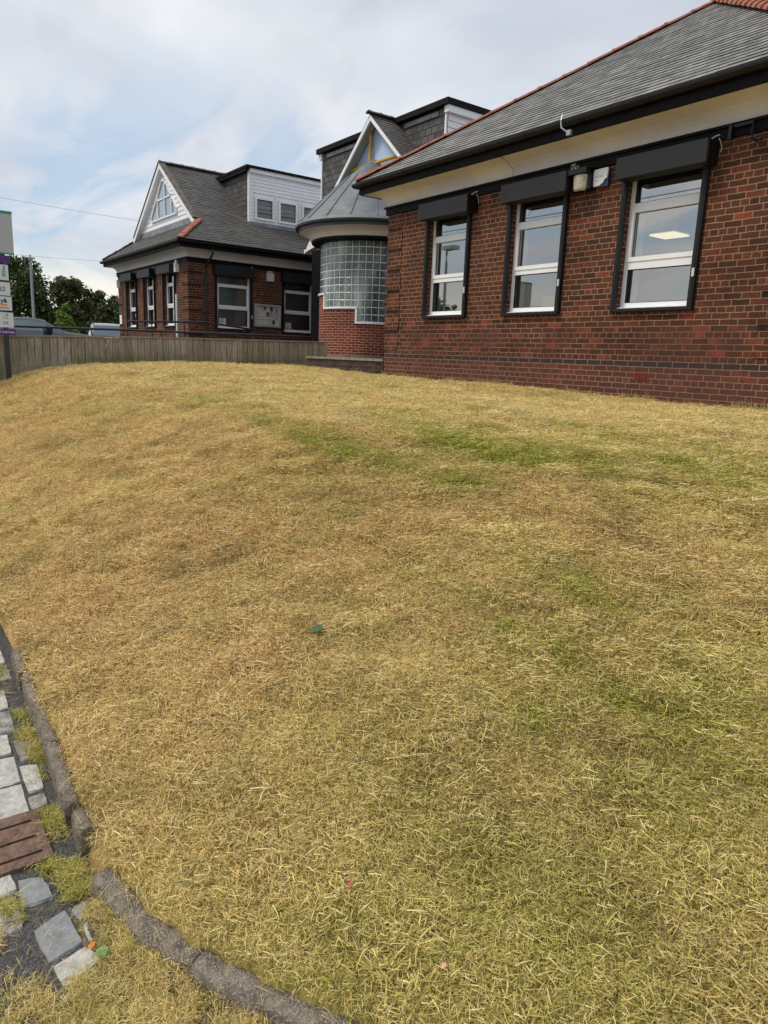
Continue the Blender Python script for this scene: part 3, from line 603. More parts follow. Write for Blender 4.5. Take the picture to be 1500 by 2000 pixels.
bx = [(-10.53, -9.265), (-8.50, -7.228), (-6.395, -5.133)]
RZ = [(1.375, 1.475), (2.08, 2.16)]
RZ3 = [(1.31, 1.44), (2.06, 2.15)]
def rwin(i):
    a, b = wins[i]
    # brick reveal shows at the left: frame is set back, guides are proud of the wall
    return window(rw, TF, a+.002, b-.002, .812, 2.60, RZ if i < 2 else RZ3, box=(bx[i][0], bx[i][1], 2.41, 2.668, .25), fr=.06, dep=.085, blind=(a+.05, a+.16, .8, 2.4, curtm))
for i in range(3): rwin(i)
# interior with its lit ceiling panel
rm = MB(); y0, y1, z0, z1 = Y1+.25, Y1+5.5, -.3, 2.46
for q in ([(XL+.2, y1, z0), (XR-.2, y1, z0), (XR-.2, y1, z1), (XL+.2, y1, z1)], [(XL+.2, y0, z0), (XR-.2, y0, z0), (XR-.2, y1, z0), (XL+.2, y1, z0)], [(XL+.2, y0, z1), (XR-.2, y0, z1), (XR-.2, y1, z1), (XL+.2, y1, z1)],
          [(XL+.2, y0, z0), (XL+.2, y1, z0), (XL+.2, y1, z1), (XL+.2, y0, z1)], [(XR-.2, y0, z0), (XR-.2, y1, z0), (XR-.2, y1, z1), (XR-.2, y0, z1)]): rm.face(q)
rm.build('room', roomm, rw)
lm = bpy.data.materials.new('lit_panel'); lm.use_nodes = True; b_ = lm.node_tree.nodes['Principled BSDF']; b_.inputs['Emission Color'].default_value = (1, .80, .46, 1); b_.inputs['Emission Strength'].default_value = .8; b_.inputs['Base Color'].default_value = (.8, .75, .6, 1)
LX, LY = -8.25, 12.43
q = MB(); q.box((LX-.25, LY-.25, 2.425), (LX+.25, LY+.25, 2.45)); q.build('ceiling_light', lm, rw)
q = MB(); q.box((-7.85, Y1+.165, .875), (-7.62, Y1+.17, 1.03)); q.build('notice', panelm, rw)
# eaves
eaves(rw, (XL, Y1, 0), (XR, Y1, 0), (0, -1, 0), ZC, 1, 1)
eaves(rw, (XL, 20, 0), (XL, Y1, 0), (-1, 0, 0), ZC, 0, 1)
eaves(rw, (XR, Y1, 0), (XR, 20, 0), (1, 0, 0), ZC, 1, 0)
# hipped roof
Hh = (XR-XL)/2+OV; AZ = 6.17; rise = AZ-ZE; SL = math.hypot(Hh, rise); cs, sn = Hh/SL, rise/SL
slope('roof_slope', rw, (XL-OV, Y1-OV, ZE), (1, 0, 0), (0, cs, sn), SL, lambda t: t*cs, lambda t: 2*Hh-t*cs, .155, [slate, slatebutt], th=.0125)
slope('roof_slope', rw, (XL-OV, 21, ZE), (0, -1, 0), (cs, 0, sn), SL, lambda t: 0, lambda t: 21-(Y1-OV)-t*cs, .2, [slate, slatebutt])
slope('roof_slope', rw, (XR+OV, Y1-OV, ZE), (0, 1, 0), (-cs, 0, sn), SL, lambda t: t*cs, lambda t: 21-(Y1-OV), .2, [slate, slatebutt])
ap = (XM, Y1-OV+Hh, AZ+.01)
hiptiles('hip_tiles', rw, (XL-OV+.02, Y1-OV+.02, ZE+.035), ap, redtile, ln=.46, r=.075); hiptiles('hip_tiles', rw, (XR+OV-.02, Y1-OV+.02, ZE+.035), ap, redtile, ln=.3, r=.11); hiptiles('ridge_tiles', rw, (XM, 21, AZ+.02), ap, redtile, r=.085)
# aerial-wire bracket on the gutter, air brick, bits of cable
q = MB(); q.tube([(-7.13, Y1-.53, 3.30), (-7.13, Y1-.56, 3.22), (-7.10, Y1-.575, 3.12), (-7.02, Y1-.545, 3.055)], .011, 6); q.box((-7.02, Y1-.56, 3.01), (-6.95, Y1-.52, 3.075)); q.build('gutter_bracket', steel, rw)
q = MB(); q.box((-5.945, Y1-.006, -.155), (-5.725, Y1+.02, -.05)); 
for i in range(9):
    for j in range(4): q.box((-5.932+i*.0228, Y1-.009, -.148+j*.025), (-5.932+i*.0228+.013, Y1-.0065, -.148+j*.025+.015), mi=1)
q.build('air_brick', [mat('terracotta', (.23, .05, .034), .8, .2), black], rw)
q = MB(); q.tube([(-8.42, Y1-.42, 3.04), (-8.42, Y1-.30, 3.02), (-8.42, Y1-.10, 2.92), (-8.42, Y1-.09, 2.60), (-8.43, Y1-.27, 2.55), (-8.45, Y1-.1, 2.3)], .004, 4); q.build('wire', black, rw)
q = MB(); q.box((-4.98, Y1-.11, 2.64), (-4.94, Y1-.07, 2.79)); q.tube([(-4.70, Y1-.09, 2.78), (-4.70, Y1-.11, 2.66), (-4.66, Y1-.11, 2.57), (-4.62, Y1-.08, 2.55)], .012, 6); q.box((-4.94, Y1-.09, 2.76), (-4.70, Y1-.075, 2.79)); q.tube([(-4.70, Y1-.09, 2.60), (-4.58, Y1-.10, 2.565)], .02, 6); q.build('cable_clamp', black, rw)

# wall fittings between the windows
fl = thing('floodlight', 'black security floodlight with ribbed lens beside the white alarm bell box', 'light', (-7.0, Y1, 2.5))
q = MB(); q.box((-7.20, Y1-.14, 2.40), (-6.90, Y1-.002, 2.68)); q.box((-7.22, Y1-.23, 2.60), (-6.90, Y1-.05, 2.67)); q.build('housing', black, fl, bevel=.015)
q = MB(); nn_ = 12
for z0_, z1_, r0_, r1_ in ((2.385, 2.41, .07, .095), (2.41, 2.59, .095, .105)):
    for k in range(nn_):
        a0_, a1_ = math.pi*k/nn_, math.pi*(k+1)/nn_; f_ = lambda a, r_, z: (-7.055+1.15*r_*math.cos(a), Y1-.13-r_*.75*math.sin(a), z)
        q.face([f_(a0_, r0_, z0_), f_(a1_, r0_, z0_), f_(a1_, r1_, z1_), f_(a0_, r1_, z1_)], None, 0, True)
q.build('lens', mat('ribbed_lens', (.42, .38, .28), .15, .7, var=.25, vscale=30), fl)
q = MB(); q.tube([(-7.22+.03*math.cos(k*.8)+k*.006, Y1-.16, 2.72+.035*math.sin(k*.8)) for k in range(17)], .006, 5); q.build('cable_coil', greyp, fl)
bb = thing('alarm_box', 'white alarm bell box with a blue lower corner beside the third window', 'alarm box', (-6.77, Y1, 2.53))
q = MB(); q.box((-6.90, Y1-.05, 2.415), (-6.66, Y1-.002, 2.64)); q.build('back_plate', mat('alarm_blue', (.012, .03, .16), .3, .5), bb, bevel=.012)
q = MB(); pts2 = [(-6.885, 2.44), (-6.87, 2.425), (-6.79, 2.43), (-6.73, 2.46), (-6.705, 2.50), (-6.668, 2.515), (-6.655, 2.62), (-6.665, 2.645), (-6.88, 2.64), (-6.892, 2.62)]
F0 = [(x, Y1-.075, z) for x, z in pts2]; B0 = [(x, Y1-.052, z) for x, z in pts2]; q.face(F0)
for k in range(len(pts2)): q.face([F0[k], F0[(k+1) % 10], B0[(k+1) % 10], B0[k]])
q.build('cover', white, bb)
q = MB(); 
for k in range(4): q.box((-6.855+k*.035, Y1-.0775, 2.53), (-6.855+k*.035+.02, Y1-.0755, 2.56))
q.box((-6.855, Y1-.0775, 2.49), (-6.80, Y1-.0755, 2.505)); q.build('lettering', mat('faded_print', (.45, .52, .50), .5), bb)

# low brick wall at the near end of the fence
lw = thing('low_wall', 'low dark brick wall with stone coping below the glass block tower', 'wall', (-13.2, Y1, -.3))
q = MB(); u0, u1, T_ = -14.78, XL-.02, TF
q.face([(u0, Y1, -.9), (u1, Y1, -.9), (u1, Y1, -.055), (u0, Y1, -.055)], [(u0, -.9), (u1, -.9), (u1, -.05), (u0, -.05)]); q.face([(u0, Y1, -.9), (u0, Y1+2.4, -.9), (u0, Y1+2.4, -.055), (u0, Y1, -.055)], [(0, -.9), (2.4, -.9), (2.4, -.05), (0, -.05)])
q.face([(u0, Y1+.3, -.9), (u1, Y1+.3, -.9), (u1, Y1+.3, -.055), (u0, Y1+.3, -.055)]); q.build('brickwork', bricklow, lw)
q = MB(); q.box((u0-.02, Y1-.025, -.055), (u1, Y1+.3, -.005)); q.build('coping', stonem, lw)
q = MB(); q.box((u0-.01, Y1+.31, -.5), (u1, Y1+2.4, -.06)); q.build('fill', bricklow, lw)

# ------------------------------------------------------------------ LEFT WING
X3 = -29.407; XM2 = (X2+X3)/2; OV2 = .44
lwg = thing('brick_wing', 'farther brick building at left with white boarded gable end and long white dormer', 'building', (XM2, Y1, -.66))
sw = [(-28.30, -27.21), (-26.29, -25.21), (-24.30, -23.26)]
cw = [(9.44, 10.60), (11.82, 12.95)]
m_ = MB(); wall(m_, TF, X3, X2, -1.0, 2.70, [(a, b, *HZ) for a, b in sw]); wall(m_, TC, Y1, 20., -1.0, 2.70, [(a, b, .76, 2.5) for a, b in cw])
m_.face([(X3, Y1, -1), (X3, 20, -1), (X3, 20, 2.9), (X3, Y1, 2.9)], [(0, -1.103), (12, -1.103), (12, 2.8), (0, 2.8)]); m_.build('wall', brick, lwg)
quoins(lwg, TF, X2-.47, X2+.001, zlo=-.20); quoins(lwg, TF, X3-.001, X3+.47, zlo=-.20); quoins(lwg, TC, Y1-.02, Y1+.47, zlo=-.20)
for i, (a, b) in enumerate(sw):
    window(lwg, TF, a+.002, b-.002, .812, 2.60, RZ, box=(a-.05, b+.16, 2.41, 2.668, .25), fr=.06, dep=.085, gl=glassdk, blind=(a+.05, b-.05, .8, 2.5, blindm))
for i, (a, b) in enumerate(cw):
    w_ = window(lwg, TC, a+.002, b-.002, .78, 2.48, [(1.36, 1.45), (2.06, 2.13)], box=(a-.12, b+.06, 2.36, 2.67, .25), fr=.065, dep=.05, gl=glassdk, blind=(a+.05, b-.05, .8, 2.5, blindm))
    q = MB(); q.face([(X2-.075, a+.12, .86), (X2-.075, a+.34, .86), (X2-.075, a+.34, 1.07), (X2-.075, a+.12, 1.07)], [(0, 0), (1, 0), (1, 1), (0, 1)]); o = q.build('poster', panelm, None); o.parent = w_
    q = MB(); 
    for r_, (c0, c1) in enumerate([(.02, .18), (.04, .16), (.02, .19), (.03, .15), (.05, .17)]): q.box((X2-.074, a+.12+c0, 1.035-r_*.038), (X2-.0725, a+.12+c1, 1.05-r_*.038))
    o = q.build('poster_print', mat('poster_grey', (.12, .13, .14), .6), None); o.parent = w_
rm = MB(); rm.box((X3+.2, Y1+.35, -.5), (X2-.3, 19.5, 2.6)); rm.build('room', roomm, lwg)
eaves(lwg, (X3, Y1, 0), (X2, Y1, 0), (0, -1, 0), ZC, 1, 1); eaves(lwg, (X2, Y1, 0), (X2, 20, 0), (1, 0, 0), ZC, 1, 0); eaves(lwg, (X3, 20, 0), (X3, Y1, 0), (-1, 0, 0), ZC, 0, 1)
HW = (X2-X3)/2+OV2; AZ2 = 6.20; ZE2 = 3.27; rise = AZ2-ZE2; SL2 = math.hypot(HW, rise); c2, s2 = HW/SL2, rise/SL2
YG = 9.15; E0 = Y1-OV2; SK = (YG-E0)
tsk = SK/c2
slope('roof_slope', lwg, (X3-OV2, E0, ZE2), (1, 0, 0), (0, c2, s2), tsk, lambda t: t*c2, lambda t: 2*HW-t*c2, .12, [slate2, slatebutt2])
slope('roof_slope', lwg, (X2+OV2, E0, ZE2), (0, 1, 0), (-c2, 0, s2), SL2, lambda t: t*c2 if t < tsk else SK-.16, lambda t: 21-E0, .12, [slate2, slatebutt2])
slope('roof_slope', lwg, (X3-OV2, 21, ZE2), (0, -1, 0), (c2, 0, s2), SL2, lambda t: 0, lambda t: 21-E0-(t*c2 if t < tsk else SK-.16), .2, [slate2, slatebutt2])
# gable end: white boards, barge boards, triangular window
ZG = ZE2+SK*s2/c2
sl_ = rise/HW; hw = (AZ2-ZG)/sl_
def shiplap(name, poly_fn, T, u0, u1, z0, z1, parent, e=.15, m=cladm, d0=0.0):
    """horizontal lapped boards clipped to u-range given by poly_fn(z) -> (ua, ub)"""
    mb = MB(); z = z0
    while z < z1-.01:
        zb = min(z+e, z1); a0, b0 = poly_fn(z); a1, b1 = poly_fn(zb); a0, b0, a1, b1 = max(a0, u0), min(b0, u1), max(a1, u0), min(b1, u1)
        if b0 > a0:
            mb.face([T(a0, d0+.022, z), T(b0, d0+.022, z), T(b1, d0+.004, zb), T(a1, d0+.004, zb)]); mb.face([T(a0, d0, z), T(b0, d0, z), T(b0, d0+.022, z), T(a0, d0+.022, z)], None, 1)
        z = zb
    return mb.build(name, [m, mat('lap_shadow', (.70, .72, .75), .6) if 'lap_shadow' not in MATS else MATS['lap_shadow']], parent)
TG = lambda u, d, z: (XM2+u, YG-d, z)
shiplap('gable_boarding', lambda z: (-(AZ2-z)/sl_, (AZ2-z)/sl_), TG, -9, 9, ZG+.02, AZ2-.05, lwg)
q = MB(); q.face([TG(-hw, -.01, ZG), TG(hw, -.01, ZG), TG(0, -.01, AZ2)]); q.build('gable_backing', cladm, lwg)
for sx in (-1, 1):
    q = MB(); wv_ = .17
    P = lambda t, dz, d: TG(sx*hw*(1-t)*1.0, d, ZG+(AZ2-ZG)*t+dz)
    q.face([P(0, .02, .18), P(1, .02, .18), P(1, -wv_, .18), P(0, -wv_, .18)]); q.face([P(0, .02, .14), P(1, .02, .14), P(1, -wv_, .14), P(0, -wv_, .14)]); q.face([P(0, -wv_, .18), P(1, -wv_, .18), P(1, -wv_, .0), P(0, -wv_, .0)])
    q.face([P(0, .02, .18), P(0, -wv_, .18), P(0, -wv_, .14), P(0, .02, .14)]); q.build('barge_board', white, lwg)
    q = MB(); q.face([P(0, .075, .2), P(1, .075, .2), P(1, .02, .2), P(0, .02, .2)]); q.face([P(0, .075, .2), P(1, .075, .2), P(1, .075, .0), P(0, .075, .0)]); q.build('verge_strip', darktile, lwg)
q = MB(); q.box(TG(-hw+.15, .01, ZG-.02), TG(hw-.15, .04, ZG+.17)); q.build('flashing', flash, lwg)
# triangular gable window, half of it clad in frames
gw_ = MB(); gd = .03
def bar(a, b, wd=.05):
    (u0, z0), (u1, z1) = a, b; d = math.hypot(u1-u0, z1-z0); nx, nz = -(z1-z0)/d*wd/2, (u1-u0)/d*wd/2
    A = [(u0+nx, z0+nz), (u1+nx, z1+nz), (u1-nx, z1-nz), (u0-nx, z0-nz)]
    gw_.face([TG(u, gd+.04, z) for u, z in A])
    for k in range(4): gw_.face([TG(A[k][0], gd+.04, A[k][1]), TG(A[(k+1) % 4][0], gd+.04, A[(k+1) % 4][1]), TG(A[(k+1) % 4][0], gd-.02, A[(k+1) % 4][1]), TG(A[k][0], gd-.02, A[k][1])])
B0_, T0_ = 4.47, 5.66; ml = 5.09
bar((-1.30, B0_), (1.20, B0_)); bar((-1.30, B0_), (-1.30, 4.62)); bar((-1.30, 4.60), (-.12, T0_+.06)); bar((-.12, T0_+.06), (.22, T0_-.12)); bar((.25, T0_-.1), (1.22, 4.62)); bar((1.20, B0_), (1.20, 4.64))
bar((-.60, B0_), (-.60, 5.2)); bar((.10, B0_), (.10, T0_)); bar((-.68, ml), (.78, ml+.01)); bar((.74, B0_), (.74, ml))
gwo = gw_.build('gable_window', white, lwg)
q = MB(); q.face([TG(u, gd-.0, z) for u, z in [(-1.30, B0_), (1.20, B0_), (1.20, 4.62), (.22, T0_-.1), (-.12, T0_+.06), (-1.30, 4.6)]]); o = q.build('pane', glass, None); o.parent = gwo
q = MB(); q.face([TG(u, gd-.012, z) for u, z in [(-1.25, B0_), (1.15, B0_), (1.15, 4.62), (.2, T0_-.1), (-.1, T0_), (-1.25, 4.6)]]); q.build('gable_window_back', mat('pale_room', (.42, .46, .48), .8), lwg)
# hip tiles: red at the courtyard corner, dark at the other
hiptiles('hip_tiles', lwg, (X2+OV2-.03, E0+.03, ZE2+.03), (X2+OV2-SK, E0+SK, ZG+.03), redtile, ln=.3, r=.085, flat=.4); hiptiles('hip_tiles', lwg, (X3-OV2+.02, E0+.02, ZE2+.03), (X3-OV2+SK, E0+SK, ZG+.03), darktile, r=.07)
hiptiles('ridge_tiles', lwg, (XM2, 20, AZ2+.03), (XM2, YG-.16, AZ2+.03), darktile, ln=.4, r=.085)
# dormer on the courtyard slope
DX, DY0, DY1, DZ0, DZ1 = -23.08, 11.02, 17.5, 4.27, 5.86
TD = lambda u, d, z: (DX+d, u, z)
dwin = [(11.22, 11.93), (12.10, 12.82), (13.0, 13.7), (13.9, 14.6)]
mb = MB(); wall(mb, TD, DY0, DY1, DZ0, DZ1, [(a, b, 4.38, 5.09) for a, b in dwin], rev=.08); dfc = mb.build('dormer', cladm, lwg)
mb = MB(); z = DZ0
while z < DZ1-.02:
    zb = min(z+.105, DZ1)
    spans = [(DY0+.04, DY1)] if (z > 5.12 or zb < 4.34) else [(DY0+.04, 11.17), (11.98, 12.05), (12.87, 12.95), (13.75, 13.85), (14.65, DY1)]
    for a, b in spans: mb.face([TD(a, .024, z), TD(b, .024, z), TD(b, .006, zb), TD(a, .006, zb)]); mb.face([TD(a, .001, z), TD(b, .001, z), TD(b, .024, z), TD(a, .024, z)], None, 1)
    z = zb
o = mb.build('boarding', [cladm, MATS['lap_shadow']], None); o.parent = dfc
for a, b in dwin:
    window(lwg, TD, a, b, 4.38, 5.09, [], fr=.07, dep=-.055, guides=False, gl=glassdk, sill=False, blind=(a+.06, b-.06, 4.7, 5.03, blindm))
q = MB(); q.face([(DX, DY0, DZ0-.1), (-25.9, DY0, DZ0-.1), (-25.9, DY0, DZ1), (DX, DY0, DZ1)], [(0, 0), (2.8, 0), (2.8, 1.7), (0, 1.7)]); o = q.build('cheek', cheekm, None); o.parent = dfc
q = MB(); q.box((DX-.05, DY0-.03, DZ0-.1), (DX+.03, DY0+.05, DZ1)); o = q.build('corner_board', white, None); o.parent = dfc
q = MB(); q.box((DX-.2, DY0+.0, DZ1-.06), (DX+.10, DY1, DZ1+.06)); o = q.build('white_fascia', white, None); o.parent = dfc
q = MB(); q.box((-26.0, DY0-.16, DZ1+.062), (DX+.17, DY1, DZ1+.135)); q.box((-26.0, DY0-.14, DZ1-.04), (DX+.05, DY0-.04, DZ1+.06)); o = q.build('flat_roof', blackdull, None); o.parent = dfc
q = MB(); q.box((DX+.02, DY0-.05, DZ0-.14), (DX+.16, 14.9, DZ0-.0)); o = q.build('apron_flashing', flash, None); o.parent = dfc
# downpipes
q = MB(); q.tube([(X2+.48, 9.14, 3.2), (X2+.48, 9.14, 2.95), (X2+.35, 9.12, 2.82), (X2+.09, 9.08, 2.62), (X2+.06, 9.08, 2.4), (X2+.06, 9.08, -.6)], .036, 10)
for z in (2.2, 1.2, .2): q.tube([(X2+.06, 9.08, z), (X2+.06, 9.08, z+.06)], .045, 10)
q.build('downpipe', mat('pipe_black', (.03, .03, .032), .45, .4), lwg)
q = MB(); q.tube([(X2+.10, 13.05, 3.2), (X2+.10, 13.05, -.6)], .085, 12); q.build('downpipe', mat('pipe_slate', (.035, .04, .047), .45, .4), lwg)
q = MB(); q.box((-23.12, Y1-.06, -.9), (-23.02, Y1-.003, 1.76)); q.build('cable_duct', greyp, lwg)
# wall fittings of the left wing
def fitting(name, label, cat, boxes, m, group=None):
    t = MB()
    for a, b in boxes: t.box(a, b)
    o = t.build(name, m, None, bevel=.012); return tag(o, label, cat, group)
fitting('wall_light', 'small white oval light by the left-wing corner, right of its three narrow windows', 'light', [((-23.05, Y1-.12, 2.42), (-22.90, Y1-.002, 2.68)), ((-23.02, Y1-.09, 2.68), (-22.93, Y1-.002, 2.78))], white)
fitting('wall_light', 'small white light at the far left end of the left building, below the eaves', 'light', [((-29.30, Y1-.12, 2.28), (-29.17, Y1-.002, 2.56))], white)
fitting('wall_light', 'grey wall light above the noticeboard on the left building', 'light', [((X2+.002, 11.18, 2.34), (X2+.10, 11.42, 2.60)), ((X2+.002, 11.22, 2.62), (X2+.07, 11.38, 2.66))], greyp)
fitting('wall_sign', 'small pale sign plate on the brickwork at the far left corner of the left building', 'sign', [((-29.30, Y1-.03, .92), (-29.03, Y1-.002, 1.26))], white)
nbd = thing('noticeboard', 'silver framed glazed noticeboard full of leaflets on the courtyard wall', 'noticeboard', (X2, 11.2, 1.25))
T_ = TC; q = MB(); a, b, c, d = 10.735, 11.695, .88, 1.60
q.box((a, .003, c), (b, .03, d), T=T_); q.build('backing', mat('board_cream', (.48, .46, .40), .8, .2), nbd)
q = MB(); 
for (p0_, p1_) in (((a, .02, c), (a+.055, .07, d)), ((b-.055, .02, c), (b, .07, d)), ((a+.055, .02, c), (b-.055, .07, c+.055)), ((a+.055, .02, d-.055), (b-.055, .07, d))): q.box(p0_, p1_, T=T_)
q.build('frame', mat('satin_aluminium', (.52, .52, .52), .35, .5, .3), nbd, bevel=.004)
papers = [(.07, .52, .12, .12, (.62, .57, .42)), (.20, .50, .12, .15, (.5, .46, .36)), (.34, .54, .09, .10, (.10, .11, .09)), (.45, .50, .11, .15, (.58, .56, .52)), (.575, .51, .11, .14, (.07, .08, .08)), (.70, .50, .12, .13, (.55, .56, .56)),
          (.07, .33, .12, .14, (.60, .54, .38)), (.20, .35, .10, .13, (.62, .6, .46)), (.32, .36, .10, .12, (.64, .62, .5)), (.435, .33, .10, .15, (.26, .09, .08)), (.545, .36, .10, .13, (.30, .36, .25)), (.66, .34, .08, .14, (.4, .4, .42)), (.77, .25, .10, .36, (.55, .30, .38)),
          (.07, .09, .13, .20, (.60, .58, .55)), (.215, .09, .13, .20, (.58, .56, .54)), (.36, .085, .14, .22, (.55, .60, .58)), (.515, .085, .06, .19, (.58, .50, .22)), (.59, .09, .10, .20, (.58, .50, .45)), (.66, .10, .09, .13, (.06, .05, .08)), (.78, .08, .08, .14, (.66, .64, .68))]
for (u, v_, ww, hh, cl) in papers:
    q = MB(); q.box((a+u, .032, c+v_), (a+u+ww, .036, c+v_+hh), T=T_)
    q.box((a+u+ww*.2, .0365, c+v_+hh*.55), (a+u+ww*.8, .0375, c+v_+hh*.8), 1, T=T_)
    q.build('leaflet', [mat('leaflet_paper', cl, .6, .2, var=.12, vscale=30), mat('leaflet_ink', tuple(x*.55 for x in cl), .6)], nbd)

# ------------------------------------------------------------------ CENTRAL BLOCK AND TOWER
XC, YC = -16.54, 11.5; XG = -16.93
cb = thing('central_block', 'central block with blue panelled gable, yellow steel frame and slate-hung dormers either side', 'building', (XG, 12, -.36))
q = MB(); wall(q, lambda u, d, z: (u, 12.0-d, z), -20.3, -12.2, -1, 3.3, []); q.face([(-20.3, 12, -1), (-20.3, 19, -1), (-20.3, 19, 3.3), (-20.3, 12, 3.3)], [(0, 0), (7, 0), (7, 4), (0, 4)]); q.build('wall', brick, cb)
q = MB(); q.box((-20.42, 11.90, -1), (-19.2, 11.997, 3.2)); q.build('dark_cladding', blackdull, cb)
# main roof and steeper front gable
HC = 4.05; rz0, rz1 = 3.3, 5.98; SLc = math.hypot(HC, rz1-rz0)
for sx in (-1, 1): slope('roof_slope', cb, (XG+sx*HC, 12.0 if sx < 0 else 21, rz0), (0, 1 if sx < 0 else -1, 0), (-sx*HC/SLc, 0, (rz1-rz0)/SLc), SLc, lambda t: 0, lambda t: 9., .12, [slate2, slatebutt2])
GS = .885; GY = 11.15; XGG = -16.33
def gz(x): return 6.04-GS*abs(x-XGG)
for sx in (-1, 1):
    Lg = 2.35*math.hypot(1, GS); cg = 1/math.hypot(1, GS)
    slope('gable_roof_slope', cb, (XGG+sx*2.35, GY if sx < 0 else 12.9, gz(XGG+2.35)), (0, 1 if sx < 0 else -1, 0), (-sx*cg, 0, GS*cg), Lg, lambda t: 0, lambda t: 1.75, .12, [slate2, slatebutt2])
    q = MB(); P = lambda t, dz, y: (XGG+sx*2.35*(1-t), y, gz(XGG+2.35)+2.35*GS*t+dz)
    wv_ = .13
    q.face([P(0, -.01, GY), P(1, -.01, GY), P(1, -wv_, GY), P(0, -wv_, GY)]); q.face([P(0, -wv_, GY), P(1, -wv_, GY), P(1, -wv_, GY+.04), P(0, -wv_, GY+.04)]); q.face([P(0, -.01, GY+.04), P(1, -.01, GY+.04), P(1, -wv_, GY+.04), P(0, -wv_, GY+.04)]); q.build('barge_board', white, cb)
    q = MB(); q.face([P(0, -.05, GY+.03), P(1, -.05, GY+.03), P(1, -.05, 11.46), P(0, -.05, 11.46)]); q.build('soffit', mat('soffit_grey', (.36, .36, .35), .8), cb)
    
q = MB(); q.face([(XGG-2.3, 11.46, gz(XGG-2.3)-.05), (XGG+2.3, 11.46, gz(XGG+2.3)-.05), (XGG, 11.46, 5.95)]); q.face([(XGG-2.3, 11.46, 3.0), (XGG+2.3, 11.46, 3.0), (XGG+2.3, 11.46, gz(XGG+2.3)-.05), (XGG-2.3, 11.46, gz(XGG-2.3)-.05)]); q.build('blue_panel', bluep, cb)
q = MB()
q.tube([(-16.60, 11.37, 4.7), (-16.60, 11.37, 5.72)], .042, 10); q.build('steel_upright', yellow, cb)
q = MB(); q.tube([(-17.66, 11.37, 4.4), (-17.66, 11.37, 4.94)], .036, 10); q.build('steel_upright', yellow, cb)
q = MB(); q.tube([(-17.69, 11.37, 4.94), (XGG+1.05, 11.37, 4.94)], .042, 10); q.build('steel_crossbar', yellow, cb)
hiptiles('ridge_tiles', cb, (XGG, 13.5, 6.09), (XGG, GY-.05, 6.08), darktile, ln=.33, r=.075)
# dormers: slate-hung cheeks to the street, white boarded faces to the sides
for sx in (-1, 1):
    xf = XG+sx*(3.12 if sx < 0 else 2.62)
    TS = lambda u, d, z, xf=xf, sx=sx: (xf+sx*d, u, z)
    q = MB(); q.box((xf, 12.02, 4.0), (XG+sx*.5, 18, 5.98), skip='-y'); dd = q.build('dormer', cladm, cb)
    q = MB(); q.face([(xf, 12.0, 3.9), (XG+sx*.4, 12.0, 3.9), (XG+sx*.4, 12.0, 5.98), (xf, 12.0, 5.98)], [(xf, 3.9), (XG+sx*.4, 3.9), (XG+sx*.4, 5.98), (xf, 5.98)]); o = q.build('cheek', cheekm, None); o.parent = dd
    q = MB(); q.box((xf-sx*.3, 11.965, 5.80), (XG+sx*1.0, 11.995, 5.90)); o = q.build('flashing', flash, None); o.parent = dd
    q = MB(); q.box((XG+sx*.42, 11.86, 5.955), (xf+sx*.16, 18, 6.09)); o = q.build('flat_roof', blackdull, None); o.parent = dd
    q = MB(); q.box((xf-sx*.03, 11.93, 5.80), (xf+sx*.12, 18, 5.95)); o = q.build('white_fascia', white, None); o.parent = dd
    q = MB(); q.box((xf-sx*.035, 11.96, 3.95), (xf+sx*.012, 12.0, 5.80)); o = q.build('corner_board', white, None); o.parent = dd
    q = MB(); z = 4.0
    while z < 5.8: q.face([TS(12.02, .03, z), TS(18, .03, z), TS(18, .008, z+.15), TS(12.02, .008, z+.15)]); q.face([TS(12.02, .001, z), TS(18, .001, z), TS(18, .03, z), TS(12.02, .03, z)], None, 1); z += .15
    o = q.build('boarding', [cladm, MATS['lap_shadow']], None); o.parent = dd
# white boxed end of the eaves beside the tower
q = MB(); q.face([(-21.03, 11.98, 3.22), (-20.1, 11.98, 3.40), (-20.1, 11.98, 3.92), (-20.55, 11.98, 3.75)]); q.face([(-21.03, 11.98, 3.22), (-21.03, 13, 3.22), (-20.1, 13, 3.40), (-20.1, 11.98, 3.40)]); q.box((-21.1, 12, 3.2), (-21.0, 20, 3.32)); q.build('eaves_end', white, cb)
q = MB(); q.prof([(0, 0), (.1, 0), (.1, .1), (0, .1), (0, 0)], (XG+HC, 12, 3.2), (XG+HC, 20, 3.2), (1, 0, 0)); q.build('gutter', black, cb)

tw = thing('glass_block_tower', 'round glass block stair tower with a lead cone roof over stepped red brickwork', 'tower', (XC, YC, -.36))
RG = 1.38; MOD = .182; ANG = MOD/RG
def cyl(mb, r, a0, a1, z0, z1, n, uvx=True, mi=0, r1=None, inv=False, zo=0.):
    r1 = r if r1 is None else r1
    for k in range(n):
        p, q_ = a0+(a1-a0)*k/n, a0+(a1-a0)*(k+1)/n
        mb.face([(XC+r*math.cos(p), YC+r*math.sin(p), z0), (XC+r*math.cos(q_), YC+r*math.sin(q_), z0), (XC+r1*math.cos(q_), YC+r1*math.sin(q_), z1), (XC+r1*math.cos(p), YC+r1*math.sin(p), z1)],
                [(p*RG, z0-zo), (q_*RG, z0-zo), (q_*RG, z1-zo), (p*RG, z1-zo)], mi, True)
aR = R(-18.5)        # right end of the glass as seen, the steps run left from here
STEPS = [(aR-4*ANG, aR, .90), (aR-10*ANG, aR-4*ANG, 1.262), (R(-200), aR-10*ANG, 1.626)]
ZT = 2.90
